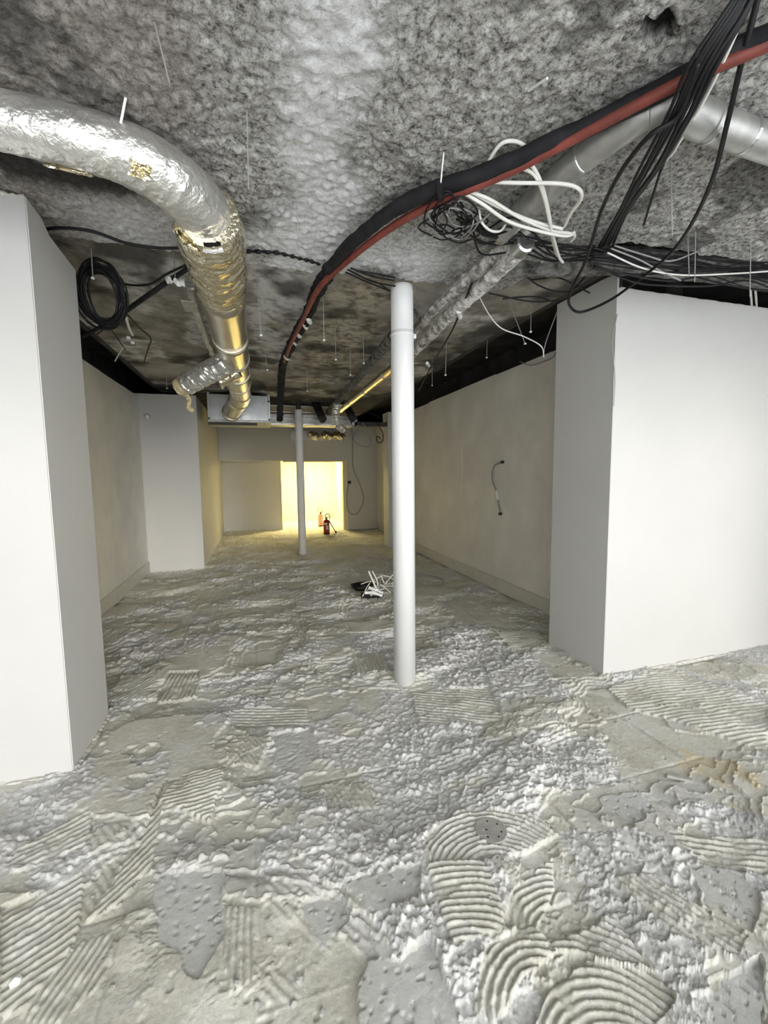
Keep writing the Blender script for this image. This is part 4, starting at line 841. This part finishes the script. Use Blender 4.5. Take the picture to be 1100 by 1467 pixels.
# plaster strip and crumbs
a, b = np.array(pz(955, 1109, 0)), np.array(pz(992, 1117, 0)); zz = max(fz(a[0], a[1]), fz(b[0], b[1]))+.006
t_ = (b-a)/np.linalg.norm(b-a); n_ = np.array((-t_[1], t_[0], 0))*.012
V = [a+n_, b+n_, b-n_, a-n_]; V = [(v[0], v[1], zz-.006) for v in V]+[(v[0], v[1], zz+.010) for v in V]
tag(mesh_obj('mortar_strip', [(V, box(0, 1, 0, 1, 0, 1)[1])], 'rubble'), 'thin straight strip of mortar lying near the rusty stain', 'debris')
def rock(c, r, seed):
    rs = np.random.RandomState(seed); bm = bmesh.new(); bmesh.ops.create_icosphere(bm, subdivisions=1, radius=r)
    for v in bm.verts: v.co *= .7+.6*rs.rand(); v.co.z *= .6
    bm.verts.index_update(); g = ([(v.co.x+c[0], v.co.y+c[1], v.co.z+c[2]) for v in bm.verts], [tuple(v.index for v in f.verts) for f in bm.faces]); bm.free(); return g
rs = np.random.RandomState(31); nrock = 0
for k in range(150):
    x = rs.uniform(120, 1080); y = rs.uniform(880, 1450); p = pz(x, y, 0)
    if (p[0] < -.9 and p[1] > 2.4) or (p[0] > 2.4 and p[1] > 2.4) or math.hypot(p[0]-1.05, p[1]-2.99) < .15: continue
    r = rs.uniform(.004, .010)*(1+.15*p[1]); z = fz(p[0], p[1])
    if rs.rand() < .75:
        tag(mesh_obj('mortar_crumb', [rock((p[0], p[1], z+r*.35), r, 400+k)], 'rubble'), 'loose crumb of grey mortar on the stripped floor', 'debris', 'mortar crumbs on the floor'); nrock += 1
# bright chip near the left
p = pz(22, 1405, 0); tag(mesh_obj('white_chip', [rock((p[0], p[1], fz(p[0], p[1])+.008), .018, 77)], 'scrap'), 'small white plaster chip on the ridged mortar', 'debris')
p = pz(504, 817, 0); tag(mesh_obj('paper_bit', [rock((p[0], p[1], fz(p[0], p[1])+.01), .022, 78)], 'scrap'), 'tiny bright paper bit on the floor near the dark coil', 'debris')

# ================================================================ FIRE EXTINGUISHERS
def extinguisher(x, y, s, label, red, full=True):
    z = fz(x, y); e = empty('fire_extinguisher', (x, y, z), label, 'extinguisher')
    R_ = .082*s; H = .37*s
    mesh_obj('cylinder', [lathe((x, y, z), [(R_*.9, 0), (R_, .015*s), (R_, H-.04*s), (R_*.85, H-.012*s), (R_*.45, H+.012*s), (.025*s, H+.02*s)], sides=24)], red, e, smooth=True)
    mesh_obj('foot_ring', [lathe((x, y, z-.004), [(R_*1.02, 0), (R_*1.02, .03*s), (R_, .035*s)], sides=24)], 'black', e)
    mesh_obj('valve', [lathe((x, y, z+H+.015*s), [(.028*s, 0), (.028*s, .05*s), (.02*s, .06*s)], sides=12)], 'dark_metal', e)
    mesh_obj('lever', [tube([(x-.01*s, y-.02, z+H+.06*s), (x+.04*s, y-.03, z+H+.085*s), (x+.07*s, y-.03, z+H+.08*s)], .011*s, 6, 4)], 'dark_metal', e)
    mesh_obj('sticker', [patchy(x, y, z+.18*s, R_, .11*s, -1.9, -1.1)], 'sticker', e)
    mesh_obj('sticker', [patchy(x, y, z+.28*s, R_, .05*s, -2.5, -1.5)], 'sticker', e)
    if full:
        mesh_obj('hose', [tube([(x-.02, y, z+H+.05), (x-.02, y-.01, z+H+.13), (x+.04, y-.01, z+H+.17), (x+.085, y-.02, z+H+.12), (x+.08, y-.02, z+H+.02), (x+.075, y-.03, z+H-.05)], .013, 8, 8)], 'dark_metal', e, smooth=True)
        ln = mesh_obj('lance', [tube([(x+.075, y-.03, z+H-.04), (x+.22, y-.06, z+.06)], lambda q, a: .015-.004*q, 8, 4)], 'black', e)
        mesh_obj('horn', [tube([(x+.215, y-.06, z+.07), (x+.25, y-.065, z+.03)], lambda q, a: .016+.016*q, 10, 3)], 'black', ln)
    else:
        mesh_obj('hose', [tube([(x-.01, y, z+H+.05)]+[(x-.02+.075*math.sin(a), y, z+H+.15-.085*math.cos(a)) for a in np.linspace(.3, 6.0, 9)], .011, 8, 5)], 'grey_cable', e, smooth=True)
    return e
def patchy(x, y, zc, R_, h, a0, a1, n=6):
    V = []; Fc = []
    for i in range(n+1):
        a = a0+(a1-a0)*i/n
        for rr in (R_+.0005, R_+.003):
            for z in (zc-h/2, zc+h/2): V.append((x+rr*math.cos(a), y+rr*math.sin(a), z))
    for i in range(n):
        b0 = i*4; b1 = b0+4; Fc += [(b0+2, b1+2, b1+3, b0+3), (b0+1, b1+1, b1, b0), (b0, b1, b1+2, b0+2), (b0+3, b1+3, b1+1, b0+1)]
    Fc += [(0, 2, 3, 1), (n*4+1, n*4+3, n*4+2, n*4)]
    return V, Fc
ex = pz(468, 766, 0); extinguisher(ex[0], ex[1], 1.0, 'dark red fire extinguisher with black hose standing before the doorway', 'ext_red')
ex2 = py(459.5, 748, 12.75); extinguisher(ex2[0], 12.75, .95, 'fire extinguisher tinted pale pink for glare, standing inside the lit doorway', 'ext_pink', False)
